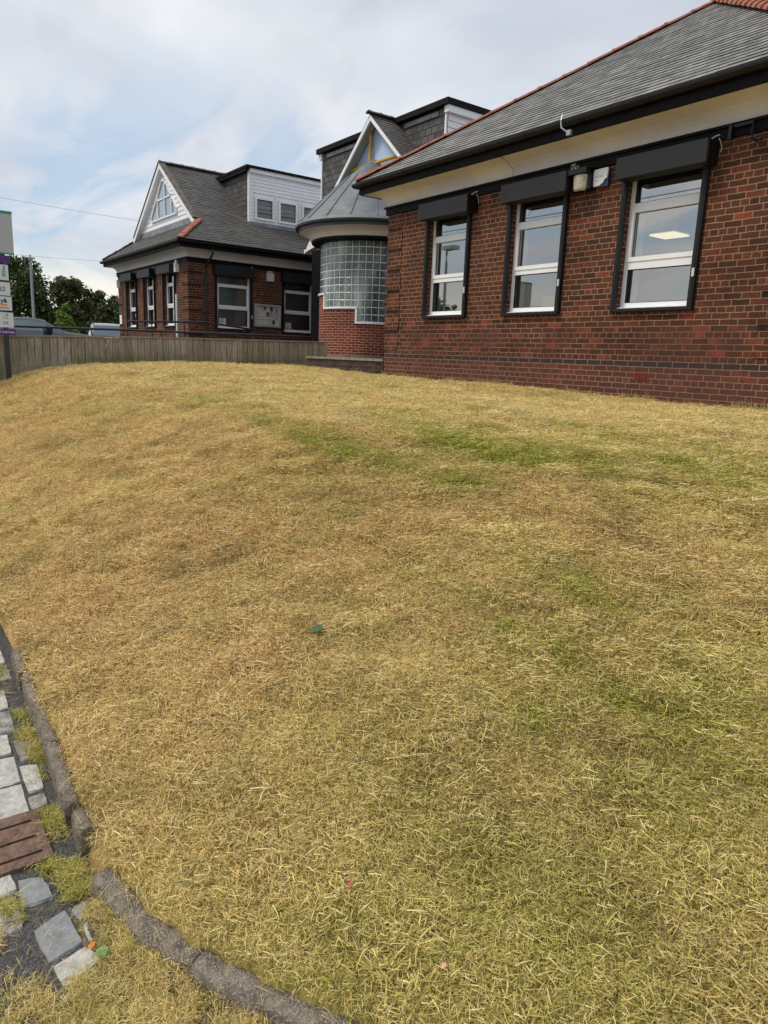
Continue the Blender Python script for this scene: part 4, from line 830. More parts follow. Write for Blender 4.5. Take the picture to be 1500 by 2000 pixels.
# each glass block a bulging square in a mortar grid
gb = MB(); mg = MB()
for a0, a1, zb in STEPS + [(aR, R(20), .90)]:
    nc = int(round(abs(a1-a0)/ANG)); a0 = a1-nc*ANG if a1 <= aR+1e-6 else a0
    cyl(mg, RG-.012, a0, a1, zb, ZT+.2, max(2, nc*2))
    rows = int((ZT+.12-zb)/MOD)+1
    for i in range(nc):
        for j in range(rows):
            p, q_ = a0+i*ANG, a0+(i+1)*ANG; z0 = zb+j*MOD; z1 = z0+MOD; k = .0065; ka = k/RG
            pts = lambda r, e: [(XC+r*math.cos(a), YC+r*math.sin(a), z) for a, z in ((p+ka+e/RG, z0+k+e), (q_-ka-e/RG, z0+k+e), (q_-ka-e/RG, z1-k-e), (p+ka+e/RG, z1-k-e))]
            o0, o1 = pts(RG-.012, 0), pts(RG-.003, .018); uvq = [(p*RG+.001, z0-zb+.001), (q_*RG-.001, z0-zb+.001), (q_*RG-.001, z1-zb-.001), (p*RG+.001, z1-zb-.001)]
            gb.face(o1, uvq)
            for m in range(4): gb.face([o0[m], o0[(m+1) % 4], o1[(m+1) % 4], o1[m]], [uvq[m], uvq[(m+1) % 4], uvq[(m+1) % 4], uvq[m]])
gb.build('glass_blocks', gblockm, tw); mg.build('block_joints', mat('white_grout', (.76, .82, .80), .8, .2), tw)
q = MB()
for a0, a1, zb in STEPS + [(aR, R(20), .90)]: cyl(q, RG+.01, a0, a1, -.8, zb-.0, 26)
q.build('brickwork', brickred, tw)
q = MB()
def arcbox(a0, a1, z0, z1, r0, r1, n=14):
    for k in range(n):
        p, q_ = a0+(a1-a0)*k/n, a0+(a1-a0)*(k+1)/n; f_ = lambda a, r_, z: (XC+r_*math.cos(a), YC+r_*math.sin(a), z)
        q.face([f_(p, r1, z0), f_(q_, r1, z0), f_(q_, r1, z1), f_(p, r1, z1)]); q.face([f_(p, r0, z1), f_(p, r1, z1), f_(q_, r1, z1), f_(q_, r0, z1)]); q.face([f_(p, r0, z0), f_(p, r1, z0), f_(q_, r1, z0), f_(q_, r0, z0)])
    for a in (a0, a1): q.face([f_(a, r0, z0), f_(a, r1, z0), f_(a, r1, z1), f_(a, r0, z1)])
e_ = .05/RG
arcbox(aR-4*ANG-e_, R(20), .85, .898, RG-.02, RG+.04); arcbox(aR-4*ANG-e_, aR-4*ANG, .90, 1.262, RG-.02, RG+.035, 2)
arcbox(aR-10*ANG-e_, aR-4*ANG, 1.215, 1.26, RG-.02, RG+.04); arcbox(aR-10*ANG-e_, aR-10*ANG, 1.264, 1.624, RG-.02, RG+.035, 2); arcbox(R(-200), aR-10*ANG, 1.577, 1.624, RG-.02, RG+.05)
q.build('white_sill', white, tw)
q = MB(); cyl(q, RG+.02, R(-200), R(20), -.1, .045, 26, r1=RG+.03); q.build('base_course', stonem, tw)
q = MB(); fu = (R(-225), R(45))
cyl(q, RG+.02, *fu, 2.86, 2.90, 48, r1=1.62); cyl(q, 1.62, *fu, 2.90, 2.945, 48); q.build('soffit_ring', blackdull, tw)
q = MB(); prf = [(1.60, 2.945), (1.64, 2.955), (1.66, 2.99), (1.70, 3.05), (1.78, 3.10), (1.87, 3.13), (1.97, 3.145)]
for (r0, z0), (r1, z1) in zip(prf[:-1], prf[1:]): cyl(q, r0, *fu, z0, z1, 64, r1=r1)
q.build('cove', cream, tw)
q = MB(); 
for (r0, z0), (r1, z1) in zip([(1.96, 3.14), (1.98, 3.14), (1.98, 3.22), (2.05, 3.225), (2.06, 3.275)], [(1.98, 3.14), (1.98, 3.22), (2.05, 3.225), (2.06, 3.275), (2.03, 3.30)]): cyl(q, r0, *fu, z0, z1, 64, r1=r1)
q.build('eaves_rim', mat('rim_dark', (.03, .033, .036), .4, .4, var=.3, vscale=6), tw)
q = MB()
cone = [(2.045, 3.285), (2.0, 3.36), (1.94, 3.40), (1.33, 4.02), (.76, 4.56), (.14, 5.04), (.005, 5.05)]
for (r0, z0), (r1, z1) in zip(cone[:-1], cone[1:]): cyl(q, r0, *fu, z0, z1, 80, r1=r1)
for k in range(15):        # standing seams
    a = R(-222)+k*R(19)
    pts = [(XC+(r+.008)*math.cos(a), YC+(r+.008)*math.sin(a), z+.008) for r, z in cone[1:5]]; q.tube(pts, .012, 5)
q.build('cone_roof', leadm, tw)

# ------------------------------------------------------------------ FENCE
fe = thing('board_fence', 'weathered grey vertical board fence running back to the tower from the street sign', 'fence', (-15.8, 5.5, -.5))
def ftop(y): return float(np.interp(y, [-2, 2.38, 5.42, 9.24], [0.02, .16, .28, .365]))
mb = MB(); y = 1.45
while y < 9.6:
    wd = random.uniform(.118, .132); t_ = ftop(y+wd/2)-.03+random.uniform(-.004, .004); u = random.random()*40; d = random.uniform(0, .012); tilt = random.uniform(-.004, .004)
    x0 = -15.8+d; A = [(x0, y+.003, -1.2), (x0+tilt, y+wd, -1.2), (x0+tilt, y+wd, t_), (x0, y+.003, t_)]; B = [(x0-.018, p[1], p[2]) for p in A]
    mb.face(A, [(u, 0)]*4)
    for k in range(4): mb.face([A[k], A[(k+1) % 4], B[(k+1) % 4], B[k]], [(u+.5, 0)]*4)
    mb.face(B, [(u, 0)]*4)
    y += wd+random.uniform(.006, .014)
mb.build('boards', wood, fe)
mb = MB(); pr = [(0, 0)]
for y0_, y1_ in ((1.45, 5.4), (5.4, 9.6)):
    za, zb = ftop(y0_), ftop(y1_)
    for xa, xb, h0, h1 in ((-15.83, -15.755, -.028, 0), (-15.88, -15.825, -.14, -.05), (-15.88, -15.825, -.5, -.4)):
        P = [(xa, y0_, za+h0), (xb, y0_, za+h0), (xb, y1_-.004, zb+h0), (xa, y1_-.004, zb+h0)]; Q = [(p[0], p[1], p[2]+h1-h0) for p in P]
        mb.face(P, [(3.3, 0)]*4); mb.face(Q, [(3.3, 0)]*4)
        for k in range(4): mb.face([P[k], P[(k+1) % 4], Q[(k+1) % 4], Q[k]], [(3.3, 0)]*4)
mb.build('top_rail', wood, fe)
for y in (1.6, 3.5, 5.4, 7.3, 9.2):
    q = MB(); q.box((-15.97, y-.05, -1.3), (-15.885, y+.05, ftop(y)-.06)); q.build('post', wood, fe)

# ramp handrails behind the fence
railb = mat('rail_black', (.018, .018, .02), .35, .5)
def handrail(label, pts, X, posts, zlow, mid=None):
    t = thing('handrail', label, 'handrail', (X, posts[0], zlow), 'handrails of the ramp behind the fence')
    q = MB(); q.tube([(X, y, z) for y, z in pts], .026, 8); q.build('top_tube', railb, t)
    for y in posts:
        z = float(np.interp(y, [p[0] for p in pts], [p[1] for p in pts])); q = MB(); q.tube([(X, y, z), (X+.03, y+.01, z-.09), (X, y+.02, z-.14), (X, y+.02, zlow)], .018, 6); q.build('post', railb, t)
    return t
handrail('heavy black handrail nearest the fence, passing in front of the parked cars', [(2.2, .36), (5.0, .42), (9.4, .49), (10.2, .50), (10.25, .44)], -17.4, [3.4, 4.4, 5.2, 6.0, 7.2, 8.4, 10.2], -.4)
handrail('thinner black handrail standing further back against the left building', [(5.9, .70), (8.0, .80), (9.4, .69), (10.2, .64)], -19.6, [6.5, 7.4, 8.2, 9.2, 10.1], -.4)

# ------------------------------------------------------------------ SIGN
def text(name, body, size, loc, m, parent, rot=(R(90), 0, R(90)), align='RIGHT', ext=.002, bold=0.):
    c = bpy.data.curves.new(name, 'FONT'); c.body = body; c.size = size; c.align_x = align; c.extrude = ext; c.offset = bold
    o = bpy.data.objects.new(name+'_tmp', c); COL.objects.link(o); dg = bpy.context.evaluated_depsgraph_get(); me = bpy.data.meshes.new_from_object(o.evaluated_get(dg)); bpy.data.objects.remove(o)
    me.materials.clear(); me.materials.append(m); q_ = bpy.data.objects.new(name, me); COL.objects.link(q_); q_.rotation_euler = rot
    q_.parent = parent; q_.location = Vector(loc)
    return q_
sg = thing('site_sign', 'tall post sign with white name panels, purple strips and a blank grey-white head board', 'sign', (-15.4, 1.9, -.65))
SX = -15.4; signw = mat('sign_white', (.62, .66, .70), .35, .4); signg = mat('sign_grey', (.42, .44, .44), .35, .4); purple = mat('sign_purple', (.075, .02, .17), .4, .4); greent = mat('sign_green', (.03, .25, .14), .4, .4)
ink = mat('ink_dark', (.03, .04, .09), .5); lime = mat('ink_lime', (.28, .42, .05), .5); grn = mat('ink_green', (.05, .4, .15), .5); org = mat('ink_orange', (.75, .25, .05), .5); redi = mat('ink_red', (.6, .06, .05), .5); wink = mat('ink_white', (.8, .8, .82), .5)
for y in (2.36, 1.0):
    q = MB(); q.box((SX-.075, y-.045, -1.2), (SX-.012, y+.045, 2.0)); q.build('post', railb, sg)
def panel(z0, z1, y1, m, nm='panel', t=.02):
    q = MB(); q.box((SX-.010, .75, z0), (SX-.010+t, y1, z1)); return q.build(nm, m, sg, bevel=.003)
panel(1.63, 2.365, 2.583, signg, 'head_board')
q = MB(); q.box((SX-.008, .75, 2.33), (SX+.014, 2.586, 2.378)); q.box((SX-.008, .75, 1.618), (SX+.014, 2.586, 1.645)); q.build('green_edge', greent, sg)
panel(1.46, 1.60, 2.50, purple, 'purple_strip')
P1 = panel(1.155, 1.43, 2.465, signw); P2 = panel(.88, 1.118, 2.475, signw); P3 = panel(.612, .862, 2.489, signw); P4 = panel(.303, .575, 2.498, signw); P5 = panel(.16, .277, 2.525, purple, 'purple_strip')
def pt(parent, *a, **k): return text('lettering', *a, parent=parent, **k)
fx = SX+.0125
text('lettering', 'E', .13, (fx, 2.42, 1.225), grn, P1, bold=.004); text('lettering', 'J', .08, (fx, 2.405, 1.355), ink, P1, bold=.004)
text('lettering', '62', .11, (fx, 2.395, .96), ink, P2); text('lettering', 'y&', .10, (fx, 2.41, .755), ink, P3, bold=.003); [setattr(b_.build('underline', m_, None), 'parent', P3) for b_, m_ in ((lambda q_: (q_.box((fx, 2.2, .70), (fx+.002, 2.41, .725)), (q_, org))[1])(MB()), (lambda q_: (q_.box((fx, 2.15, .65), (fx+.002, 2.43, .665)), (q_, redi))[1])(MB()))]
text('lettering', 'ns', .11, (fx, 2.41, .36), lime, P4, bold=.002); text('lettering', 'of activities', .062, (fx, 2.50, .20), wink, P5)
q = MB(); 
for a_, b_ in (((fx, 2.33, .47), (fx+.002, 2.34, .53)), ((fx, 2.33, .465), (fx+.002, 2.40, .475)), ((fx, 2.39, .47), (fx+.002, 2.40, .53))): q.box(a_, b_)
q.face([(fx+.001, 2.35, .52), (fx+.001, 2.42, .52), (fx+.001, 2.39, .56)]); o = q.build('lettering', lime, None); o.parent = P4

# ------------------------------------------------------------------ CARS
def loft_car(name, label, loc, rotz, L, prof_, W, paint, roofrails=False, z0=-.66, group='cars in the car park behind the fence'):
    """prof_: list of (x along length, bonnet/belt height, roof height, half-width belt, half-width roof)"""
    t = thing(name, label, 'car', (loc[0], loc[1], z0), group); t.rotation_euler = (0, 0, rotz)
    def b(nm, mb, m, parent=t, **k):
        o = mb.build(nm, m, None, **k); o.parent = parent; return o
    body = MB(); rings = []
    for (x, hb, hr, wb, wr) in prof_:
        rings.append([(x, -wb*.96, .22), (x, -wb, .45), (x, -wb, hb-.12), (x, -wb*.97, hb), (x, -wr, hr-.04), (x, -wr*.86, hr), (x, 0, hr+.015), (x, wr*.86, hr), (x, wr, hr-.04), (x, wb*.97, hb), (x, wb, hb-.12), (x, wb, .45), (x, wb*.96, .22)])
    for A, B in zip(rings[:-1], rings[1:]):
        for k in range(12): body.face([A[k], A[k+1], B[k+1], B[k]], None, 0, True)
    body.face(rings[0][::-1]); body.face(rings[-1])
    bo = b('body', body, paint, weld=True)
    gl_ = MB(); cab = [(i, p) for i, p in enumerate(prof_) if p[2]-p[1] > .12]
    i0, i1 = cab[0][0], cab[-1][0]
    for sy in (-1, 1):
        for i in range(i0, i1):
            A, B = prof_[i], prof_[i+1]
            f_ = lambda p, t_: (p[0], sy*(p[3]*.97*(1-t_)+p[4]*t_+.006), p[1]*(1-t_)+(p[2]-.04)*t_)
            gl_.face([f_(A, .12), f_(B, .12), f_(B, .86), f_(A, .86)])
    for i, j in ((i0, i0-1), (i1, i1+1)):
        A, B = prof_[i], prof_[j]; dx = .012 if j > i else -.012
        f_ = lambda t_, s_: (B[0]*(1-t_)+A[0]*t_+dx, s_*((B[4]*(1-t_)+A[4]*t_)*.86), B[2]*(1-t_)+A[2]*t_+.022)
        gl_.face([f_(.08, -1), f_(.08, 1), f_(.92, 1), f_(.92, -1)])
    b('windows', gl_, carglass)
    nose = prof_[-1]
    for sy in (-1, 1):
        h = MB(); h.box((nose[0]-.30, sy*(nose[3]-.36), nose[1]-.20), (nose[0]+.012, sy*(nose[3]+.012), nose[1]-.05)); b('headlight', h, carlamp, bevel=.04)
        mi = MB(); xm = prof_[i1][0]+.05; mi.box((xm-.09, sy*(nose[3]+.06), prof_[i1][1]-.02), (xm+.09, sy*(nose[3]+.26), prof_[i1][1]+.15)); b('mirror', mi, black, bevel=.04)
        for xw in (L*.19, L*.80):
            wh = MB(); wh.tube([(xw, sy*(W/2-.2), .32), (xw, sy*(W/2+.005), .32)], .32, 24); b('wheel', wh, rubber)
            wh = MB(); wh.tube([(xw, sy*(W/2+.004), .32), (xw, sy*(W/2+.012), .32)], .2, 16); b('rim', wh, steel)
        if roofrails:
            rr_ = MB(); rs = [p for _, p in cab]; rr_.tube([(rs[0][0], sy*rs[0][4]*.9, rs[0][2])]+[(p[0], sy*p[4]*.9, p[2]+.06) for p in rs[1:-1]]+[(rs[-1][0], sy*rs[-1][4]*.9, rs[-1][2])], .02, 6); b('roof_rail', rr_, black)
    g_ = MB(); g_.box((nose[0]-.02, -.45, nose[1]-.36), (nose[0]+.02, .45, nose[1]-.2)); b('grille', g_, black)
    return t
carglass = mat('car_glass', (.14, .18, .20), .06, .9, .6); carlamp = mat('headlamp', (.62, .64, .66), .12, .8); rubber = mat('tyre', (.02, .02, .02), .9, .2)
pg = mat('grey_paint', (.10, .11, .12), .25, .7, .5); ps = mat('silver_paint', (.34, .38, .40), .25, .7, .4)
saloon = [(0, .78, .80, .70, .62), (.12, .92, .94, .84, .72), (.75, .97, 1.00, .89, .70), (1.25, .97, 1.27, .90, .60), (1.75, .97, 1.39, .90, .60), (2.4, .96, 1.42, .90, .60), (2.85, .97, 1.36, .90, .59), (3.5, .98, 1.01, .90, .74), (4.1, .93, .96, .88, .76), (4.5, .87, .89, .84, .72), (4.7, .74, .76, .74, .62)]
suv = [(0, .85, .95, .78, .62), (.1, 1.05, 1.25, .88, .64), (.4, 1.08, 1.55, .91, .64), (1.2, 1.07, 1.66, .92, .66), (2.4, 1.05, 1.66, .92, .66), (2.75, 1.04, 1.58, .92, .65), (3.35, 1.02, 1.06, .91, .74), (4.0, .96, .98, .90, .76), (4.3, .86, .88, .84, .70), (4.4, .70, .72, .76, .62)]
loft_car('parked_car', 'dark grey saloon seen side-on behind the sign, only its roof and bonnet above the fence', (-26.4, 2.25), R(90), 4.7, saloon, 1.8, pg, z0=-.56)
loft_car('parked_car', 'silver car with roof rails facing the camera between green bush and left building', (-35.8, 9.75), R(-14), 4.4, suv, 1.84, ps, True, z0=-.62)

# ------------------------------------------------------------------ TREES
def leafmat(name, c1, c2, c3):
    m = bpy.data.materials.new(name); m.use_nodes = True; t = m.node_tree; t.nodes.clear(); o = N(t, 'ShaderNodeOutputMaterial')
    a = N(t, 'ShaderNodeAttribute', attribute_name='tone'); c = ramp(t, a.outputs['Fac'], [(0., c1), (.55, c2), (1., c3)])
    d = N(t, 'ShaderNodeBsdfPrincipled'); d.inputs['Roughness'].default_value = .55; d.inputs['Specular IOR Level'].default_value = .3; t.links.new(c, d.inputs['Base Color'])
    tl = N(t, 'ShaderNodeBsdfTranslucent'); t.links.new(c, tl.inputs[0]); mx = N(t, 'ShaderNodeMixShader'); mx.inputs[0].default_value = .3
    t.links.new(d.outputs[0], mx.inputs[1]); t.links.new(tl.outputs[0], mx.inputs[2]); t.links.new(mx.outputs[0], o.inputs[0]); return m
lf_dark = leafmat('leaf_dark', (.02, .036, .01), (.06, .095, .024), (.12, .17, .05)); lf_mid = leafmat('leaf_mid', (.03, .042, .014), (.075, .095, .03), (.15, .15, .055)); lf_bright = leafmat('leaf_bright', (.06, .12, .018), (.14, .24, .035), (.25, .36, .07)); lf_con = leafmat('needles', (.014, .036, .01), (.034, .08, .024), (.08, .14, .05))
bark = mat('bark', (.07, .055, .04), .9, .1, var=.4, vscale=8, bump=.6)
def leaves(name, centres, radii, n, size, m, parent, up=.3, shell=.55, rs=None):
    rs = rs or np.random.default_rng(hash(name) % 1000+len(centres))
    centres = np.array(centres, float); radii = np.array(radii, float); w_ = (radii**2); w_ /= w_.sum()
    idx = rs.choice(len(centres), n, p=w_); d = rs.normal(size=(n, 3)); d /= np.linalg.norm(d, axis=1)[:, None]
    r_ = radii[idx]*(1-shell*rs.random(n)**1.6)*(1+.22*rs.normal(size=n).clip(-1, 1.8)); P = centres[idx]+d*r_[:, None]*np.array([1, 1, .85])
    a = rs.normal(size=(n, 3)); a /= np.linalg.norm(a, axis=1)[:, None]; b = np.cross(a, rs.normal(size=(n, 3))); b /= np.linalg.norm(b, axis=1)[:, None]
    s = size*(.6+.9*rs.random(n))[:, None]
    V = np.stack([P-a*s, P-b*s*.45, P+a*s, P+b*s*.45], 1).reshape(-1, 3)
    me = bpy.data.meshes.new(name); me.vertices.add(n*4); me.vertices.foreach_set('co', V.ravel().astype(np.float32)); me.loops.add(n*4); me.loops.foreach_set('vertex_index', np.arange(n*4, dtype=np.int32))
    me.polygons.add(n); me.polygons.foreach_set('loop_start', np.arange(0, n*4, 4, dtype=np.int32)); me.polygons.foreach_set('loop_total', np.full(n, 4, np.int32))
    at = me.attributes.new('tone', 'FLOAT', 'POINT'); tn = np.clip(.15+.6*rs.random(n)+.3*(rs.random(len(centres))[idx]-.4), 0, 1); at.data.foreach_set('value', np.repeat(tn, 4).astype(np.float32))
    me.materials.append(m); me.update(calc_edges=True); me.validate()
    o = bpy.data.objects.new(name, me); COL.objects.link(o)
    if parent: o.parent = parent; o.location = -parent.location
    return o
def tree(name, label, cat, base, h, rx, ry, crown0, nblob, nleaf, size, m, seed, group=None, cone=False, sparse=0.):
    rs = np.random.default_rng(seed); t = thing(name, label, cat, base, group); bx_, by_, bz_ = base
    top = bz_+h; c0 = bz_+crown0; cs_, rr_ = [], []
    for i in range(nblob):
        f = (i+.5)/nblob if cone else rs.random()**.8; z = c0+(top-c0)*f
        k = (1-f)**.8+.06 if cone else math.sqrt(max(.05, 1-((f-.42)/.62)**2))
        a = rs.random()*2*math.pi; q_ = rs.random()**.5*k*.85; r0 = (.30+.22*rs.random())*min(rx, ry)*(k*.8+.2)
        cs_.append((bx_+rx*q_*math.cos(a), by_+ry*q_*math.sin(a), min(z, top-r0*.7))); rr_.append(r0)
    leaves('crown', cs_, rr_, nleaf, size, m, t, rs=rs)
    tr_ = MB(); tr_.tube([(bx_, by_, bz_-.3), (bx_+.05*h*.1, by_, bz_+h*.3), (bx_, by_+.05, bz_+h*.7)], [h*.03, h*.022, h*.008], 8)
    for i in range(min(nblob, 14)):
        c = cs_[i]; z0_ = bz_+h*.18+rs.random()*h*.3; tr_.tube([(bx_, by_, z0_), ((bx_+c[0])/2, (by_+c[1])/2, (z0_+c[2])/2+.1*h*.3), c], [h*.012, h*.008, h*.002], 5)
    tr_.build('trunk', bark, t); return t
G_ = 'trees beyond the car park'
tree('broadleaf_tree', 'tall dark broadleaf tree with loose twiggy top behind the lamp pole', 'tree', (-56, 9.4, -1.2), 6.9, 2.6, 2.3, 1.0, 46, 9000, .15, lf_dark, 3, G_)
tree('broadleaf_tree', 'dark rounded tree rising behind the right side of the tall loose tree', 'tree', (-58, 13.1, -1.2), 6.2, 2.4, 1.7, .6, 30, 9000, .15, lf_mid, 5, G_)
tree('broadleaf_tree', 'low dull green tree in the middle of the far tree line', 'tree', (-62, 15.9, -1.2), 5.7, 2.6, 1.8, .5, 30, 9000, .15, lf_mid, 8, G_)
tree('broadleaf_tree', 'dull green tree nearest the left building in the far tree line', 'tree', (-60, 17.6, -1.2), 5.2, 2.6, 2.0, .4, 30, 9000, .15, lf_dark, 11, G_)
tree('conifer_tree', 'tall dark conifer close behind the corner of the left building', 'tree', (-52, 16.3, -1.2), 6.6, 1.5, 1.25, .3, 34, 9000, .13, lf_con, 13, G_, cone=False)
tree('broadleaf_tree', 'dark tree mostly hidden by the sign at the left edge', 'tree', (-60, 6.6, -1.2), 5.0, 2.6, 2.4, .4, 30, 9000, .15, lf_dark, 17, G_)
tree('bush', 'bright green pointed bush between the two parked cars', 'bush', (-42, 9.3, -.9), 3.1, 1.1, 1.0, .02, 40, 6500, .085, lf_bright, 19, cone=True)
hg = thing('hedge', 'long dark hedge closing off the far side of the car park', 'hedge', (-64, 12, -1.2))
rs_ = np.random.default_rng(2); hc = [(-66+rs_.random()*3, -2+i*.42, .2+rs_.random()*1.4) for i in range(60)]
leaves('foliage', hc, [1.15]*60, 16000, .17, lf_mid, hg, rs=rs_)
q = MB(); q.box((-65.5, -3, -1.2), (-64.3, 24, .7)); q.build('stems', mat('dark_stems', (.02, .025, .012), .95), hg)
q = MB(); q.tube([(-30.5, 5.65, -.66), (-30.5, 5.66, 3.12)], [.066, .042], 10); q.box((-30.62, 5.60, 3.10), (-30.38, 5.72, 3.16)); q.tube([(-30.5, 5.5, 3.17), (-30.5, 5.82, 3.17)], .03, 6); q.tube([(-30.5, 5.66, 3.16), (-30.5, 5.66, 3.28)], .03, 6)
tag(q.build('camera_pole', steel), 'slim grey steel pole standing in front of the tall dark tree', 'pole')
# overhead cables
def cable(label, a, b, sag=.3, r=.010):
    a, b = Vector(a), Vector(b); q = MB(); q.tube([a.lerp(b, k/20)-Vector((0, 0, sag*4*(k/20)*(1-k/20))) for k in range(21)], r, 5, sm=True); return tag(q.build('overhead_cable', mat('cable_grey', (.3, .33, .36), .6) if 'cable_grey' not in MATS else MATS['cable_grey'], None), label, 'cable', 'overhead cables to the left building')
cable('upper thin cable crossing the sky to the slope of the white gable', (-27.6, 9.05, 4.55), (-38, -6, 7.4), .25, .0055)
cable('lower thin cable running from the left gutter corner past the sign top', (X3-.42, Y1-.45, 3.25), (-38, -4, 4.35), .2, .005)

# ------------------------------------------------------------------ street side, seen only in the window reflections
lp = thing('street_lamp', 'grey street lamp across the road, mirrored in the first window of the near wall', 'street lamp', (-27.5, -6.2, -1.55))
q = MB(); q.tube([(-27.5, -6.2, -1.5), (-27.5, -6.2, 4.6), (-27.4, -6.1, 5.0), (-26.9, -5.7, 5.15)], [.09, .06, .05, .04], 8); q.build('column', steel, lp)
q = MB(); q.box((-27.0, -5.85, 5.08), (-26.2, -5.45, 5.24)); q.build('lamp_head', greyp, lp, bevel=.05)
tree('broadleaf_tree', 'round tree across the road, mirrored low in the first window', 'tree', (-33, -9, -1.6), 5.2, 2.4, 2.4, 1.0, 24, 5000, .16, lf_dark, 23)
for k, (dz, lab) in enumerate([(0, 'lowest overhead wire across the road, mirrored in the windows'), (.5, 'middle overhead wire across the road, mirrored in the windows'), (1.0, 'highest overhead wire across the road, mirrored in the windows')]):
    q = MB(); q.tube([(-45+i*3, -5.2-.2*k, 6.1+dz-.35*math.sin(math.pi*i/19)) for i in range(20)], .018, 5); tag(q.build('overhead_cable', MATS['cable_grey']), lab, 'cable', 'overhead wires across the road')

# ------------------------------------------------------------------ GRASS
def clump(name, n, rad, lmin, lmax, wd, up, seed, flat=.7, curl=.38):
    rs = np.random.default_rng(seed); mb_v = []; mb_f = []; tone = []; gs = []
    for i in range(n):
        a = rs.random()*2*math.pi; q_ = rad*math.sqrt(rs.random()); x, y = q_*math.cos(a), q_*math.sin(a)
        L = lmin+(lmax-lmin)*rs.random()**1.6; dr = rs.random()*2*math.pi; el = up*(rs.random()**(1+flat)); lay = rs.random() < flat
        if lay: el = .12*rs.random()
        w_ = wd*(.6+.8*rs.random()); z = rs.random()*(.022 if lay else .0)
        tn, g1 = rs.random(), rs.random(); cur = rs.normal()*curl; seg = 3; px_, py_, pz_ = x, y, z; b = len(mb_v); hd = dr; e = el*1.45
        for k in range(seg+1):
            ww = w_*(1-.75*(k/seg)**1.5); sx_, sy_ = -math.sin(hd)*ww, math.cos(hd)*ww; tw_ = (.5*ww if lay else 0.)
            mb_v += [(px_-sx_, py_-sy_, pz_-tw_), (px_+sx_, py_+sy_, pz_+tw_)]; tone += [tn]*2; gs += [g1]*2
            st_ = L/seg; px_ += math.cos(hd)*math.cos(e)*st_; py_ += math.sin(hd)*math.cos(e)*st_; pz_ += math.sin(e)*st_; hd += cur/seg; e -= (.35 if not lay else -.0)+rs.random()*.2*(not lay)
            if lay and rs.random() < .3: e = rs.normal()*.25
        mb_f += [(b+2*k, b+2*k+1, b+2*k+3, b+2*k+2) for k in range(seg)]
    me = bpy.data.meshes.new(name); me.from_pydata(mb_v, [], mb_f)
    for nm, v_ in (('tone', tone), ('gsel', gs)): at = me.attributes.new(nm, 'FLOAT', 'POINT'); at.data.foreach_set('value', np.array(v_, np.float32))
    me.materials.append(blade); o = bpy.data.objects.new(name, me); return o
def scatter(name, P, sc, gr, wm, clumps, parent=None, tilt=.15):
    n = len(P); cc_ = bpy.data.collections.new(name+'_clumps')
    for c in clumps: cc_.objects.link(c)
    me = bpy.data.meshes.new(name); me.from_pydata(P.tolist(), [], [])
    rot = np.stack([rng.normal(size=n)*tilt, rng.normal(size=n)*tilt, rng.random(n)*6.283], 1)
    for nm, ty, v_ in (('rot', 'FLOAT_VECTOR', rot), ('scl', 'FLOAT', sc), ('green', 'FLOAT', gr), ('warm', 'FLOAT', wm), ('dull', 'FLOAT', dull(P[:, 0], P[:, 1])*(0.35 if 'hay' in name else 1)+.35*rng.random(n)-.08)):
        at = me.attributes.new(nm, ty, 'POINT'); at.data.foreach_set('vector' if ty == 'FLOAT_VECTOR' else 'value', v_.ravel().astype(np.float32))
    at = me.attributes.new('pick', 'INT', 'POINT'); at.data.foreach_set('value', rng.integers(0, len(clumps), n).astype(np.int32))
    me.materials.append(blade)
    o = bpy.data.objects.new(name, me); COL.objects.link(o)
    ng = bpy.data.node_groups.new(name+'_nodes', 'GeometryNodeTree'); ng.interface.new_socket('Geometry', in_out='INPUT', socket_type='NodeSocketGeometry'); ng.interface.new_socket('Geometry', in_out='OUTPUT', socket_type='NodeSocketGeometry')
    gi, go = ng.nodes.new('NodeGroupInput'), ng.nodes.new('NodeGroupOutput'); ip = ng.nodes.new('GeometryNodeInstanceOnPoints'); ci = ng.nodes.new('GeometryNodeCollectionInfo'); ci.inputs[0].default_value = cc_; ci.inputs[1].default_value = True; ci.inputs[2].default_value = True
    mp = ng.nodes.new('GeometryNodeMeshToPoints')
    def att(nm, ty): a = ng.nodes.new('GeometryNodeInputNamedAttribute'); a.data_type = ty; a.inputs[0].default_value = nm; return a.outputs[0]
    L = ng.links.new; L(gi.outputs[0], mp.inputs[0]); L(mp.outputs[0], ip.inputs['Points']); L(ci.outputs[0], ip.inputs['Instance']); ip.inputs['Pick Instance'].default_value = True
    L(att('pick', 'INT'), ip.inputs['Instance Index']); er = ng.nodes.new('FunctionNodeEulerToRotation'); L(att('rot', 'FLOAT_VECTOR'), er.inputs[0]); L(er.outputs[0], ip.inputs['Rotation']); L(att('scl', 'FLOAT'), ip.inputs['Scale']); L(ip.outputs[0], go.inputs[0])
    md = o.modifiers.new('scatter', 'NODES'); md.node_group = ng
    return o
short = [clump('clump', 62, .055, .010, .040, .00082, 1.0, 100+i, .62) for i in range(7)]+[clump('clump', 54, .05, .010, .036, .00084, 1.35, 120+i, .3) for i in range(4)]
tall = [clump('clump', 34, .03, .025, .075, .0011, 1.35, 200+i, .25) for i in range(5)]
long_ = [clump('clump', 3, .05, .045, .11, .00062, .4, 300+i, .6, .10) for i in range(6)]
def pts_in(x0, x1, y0, y1, dens, fn):
    n = int((x1-x0)*(y1-y0)*dens); x = x0+(x1-x0)*rng.random(n); y = y0+(y1-y0)*rng.random(n); k = rng.random(n) < fn(x, y); return x[k], y[k]
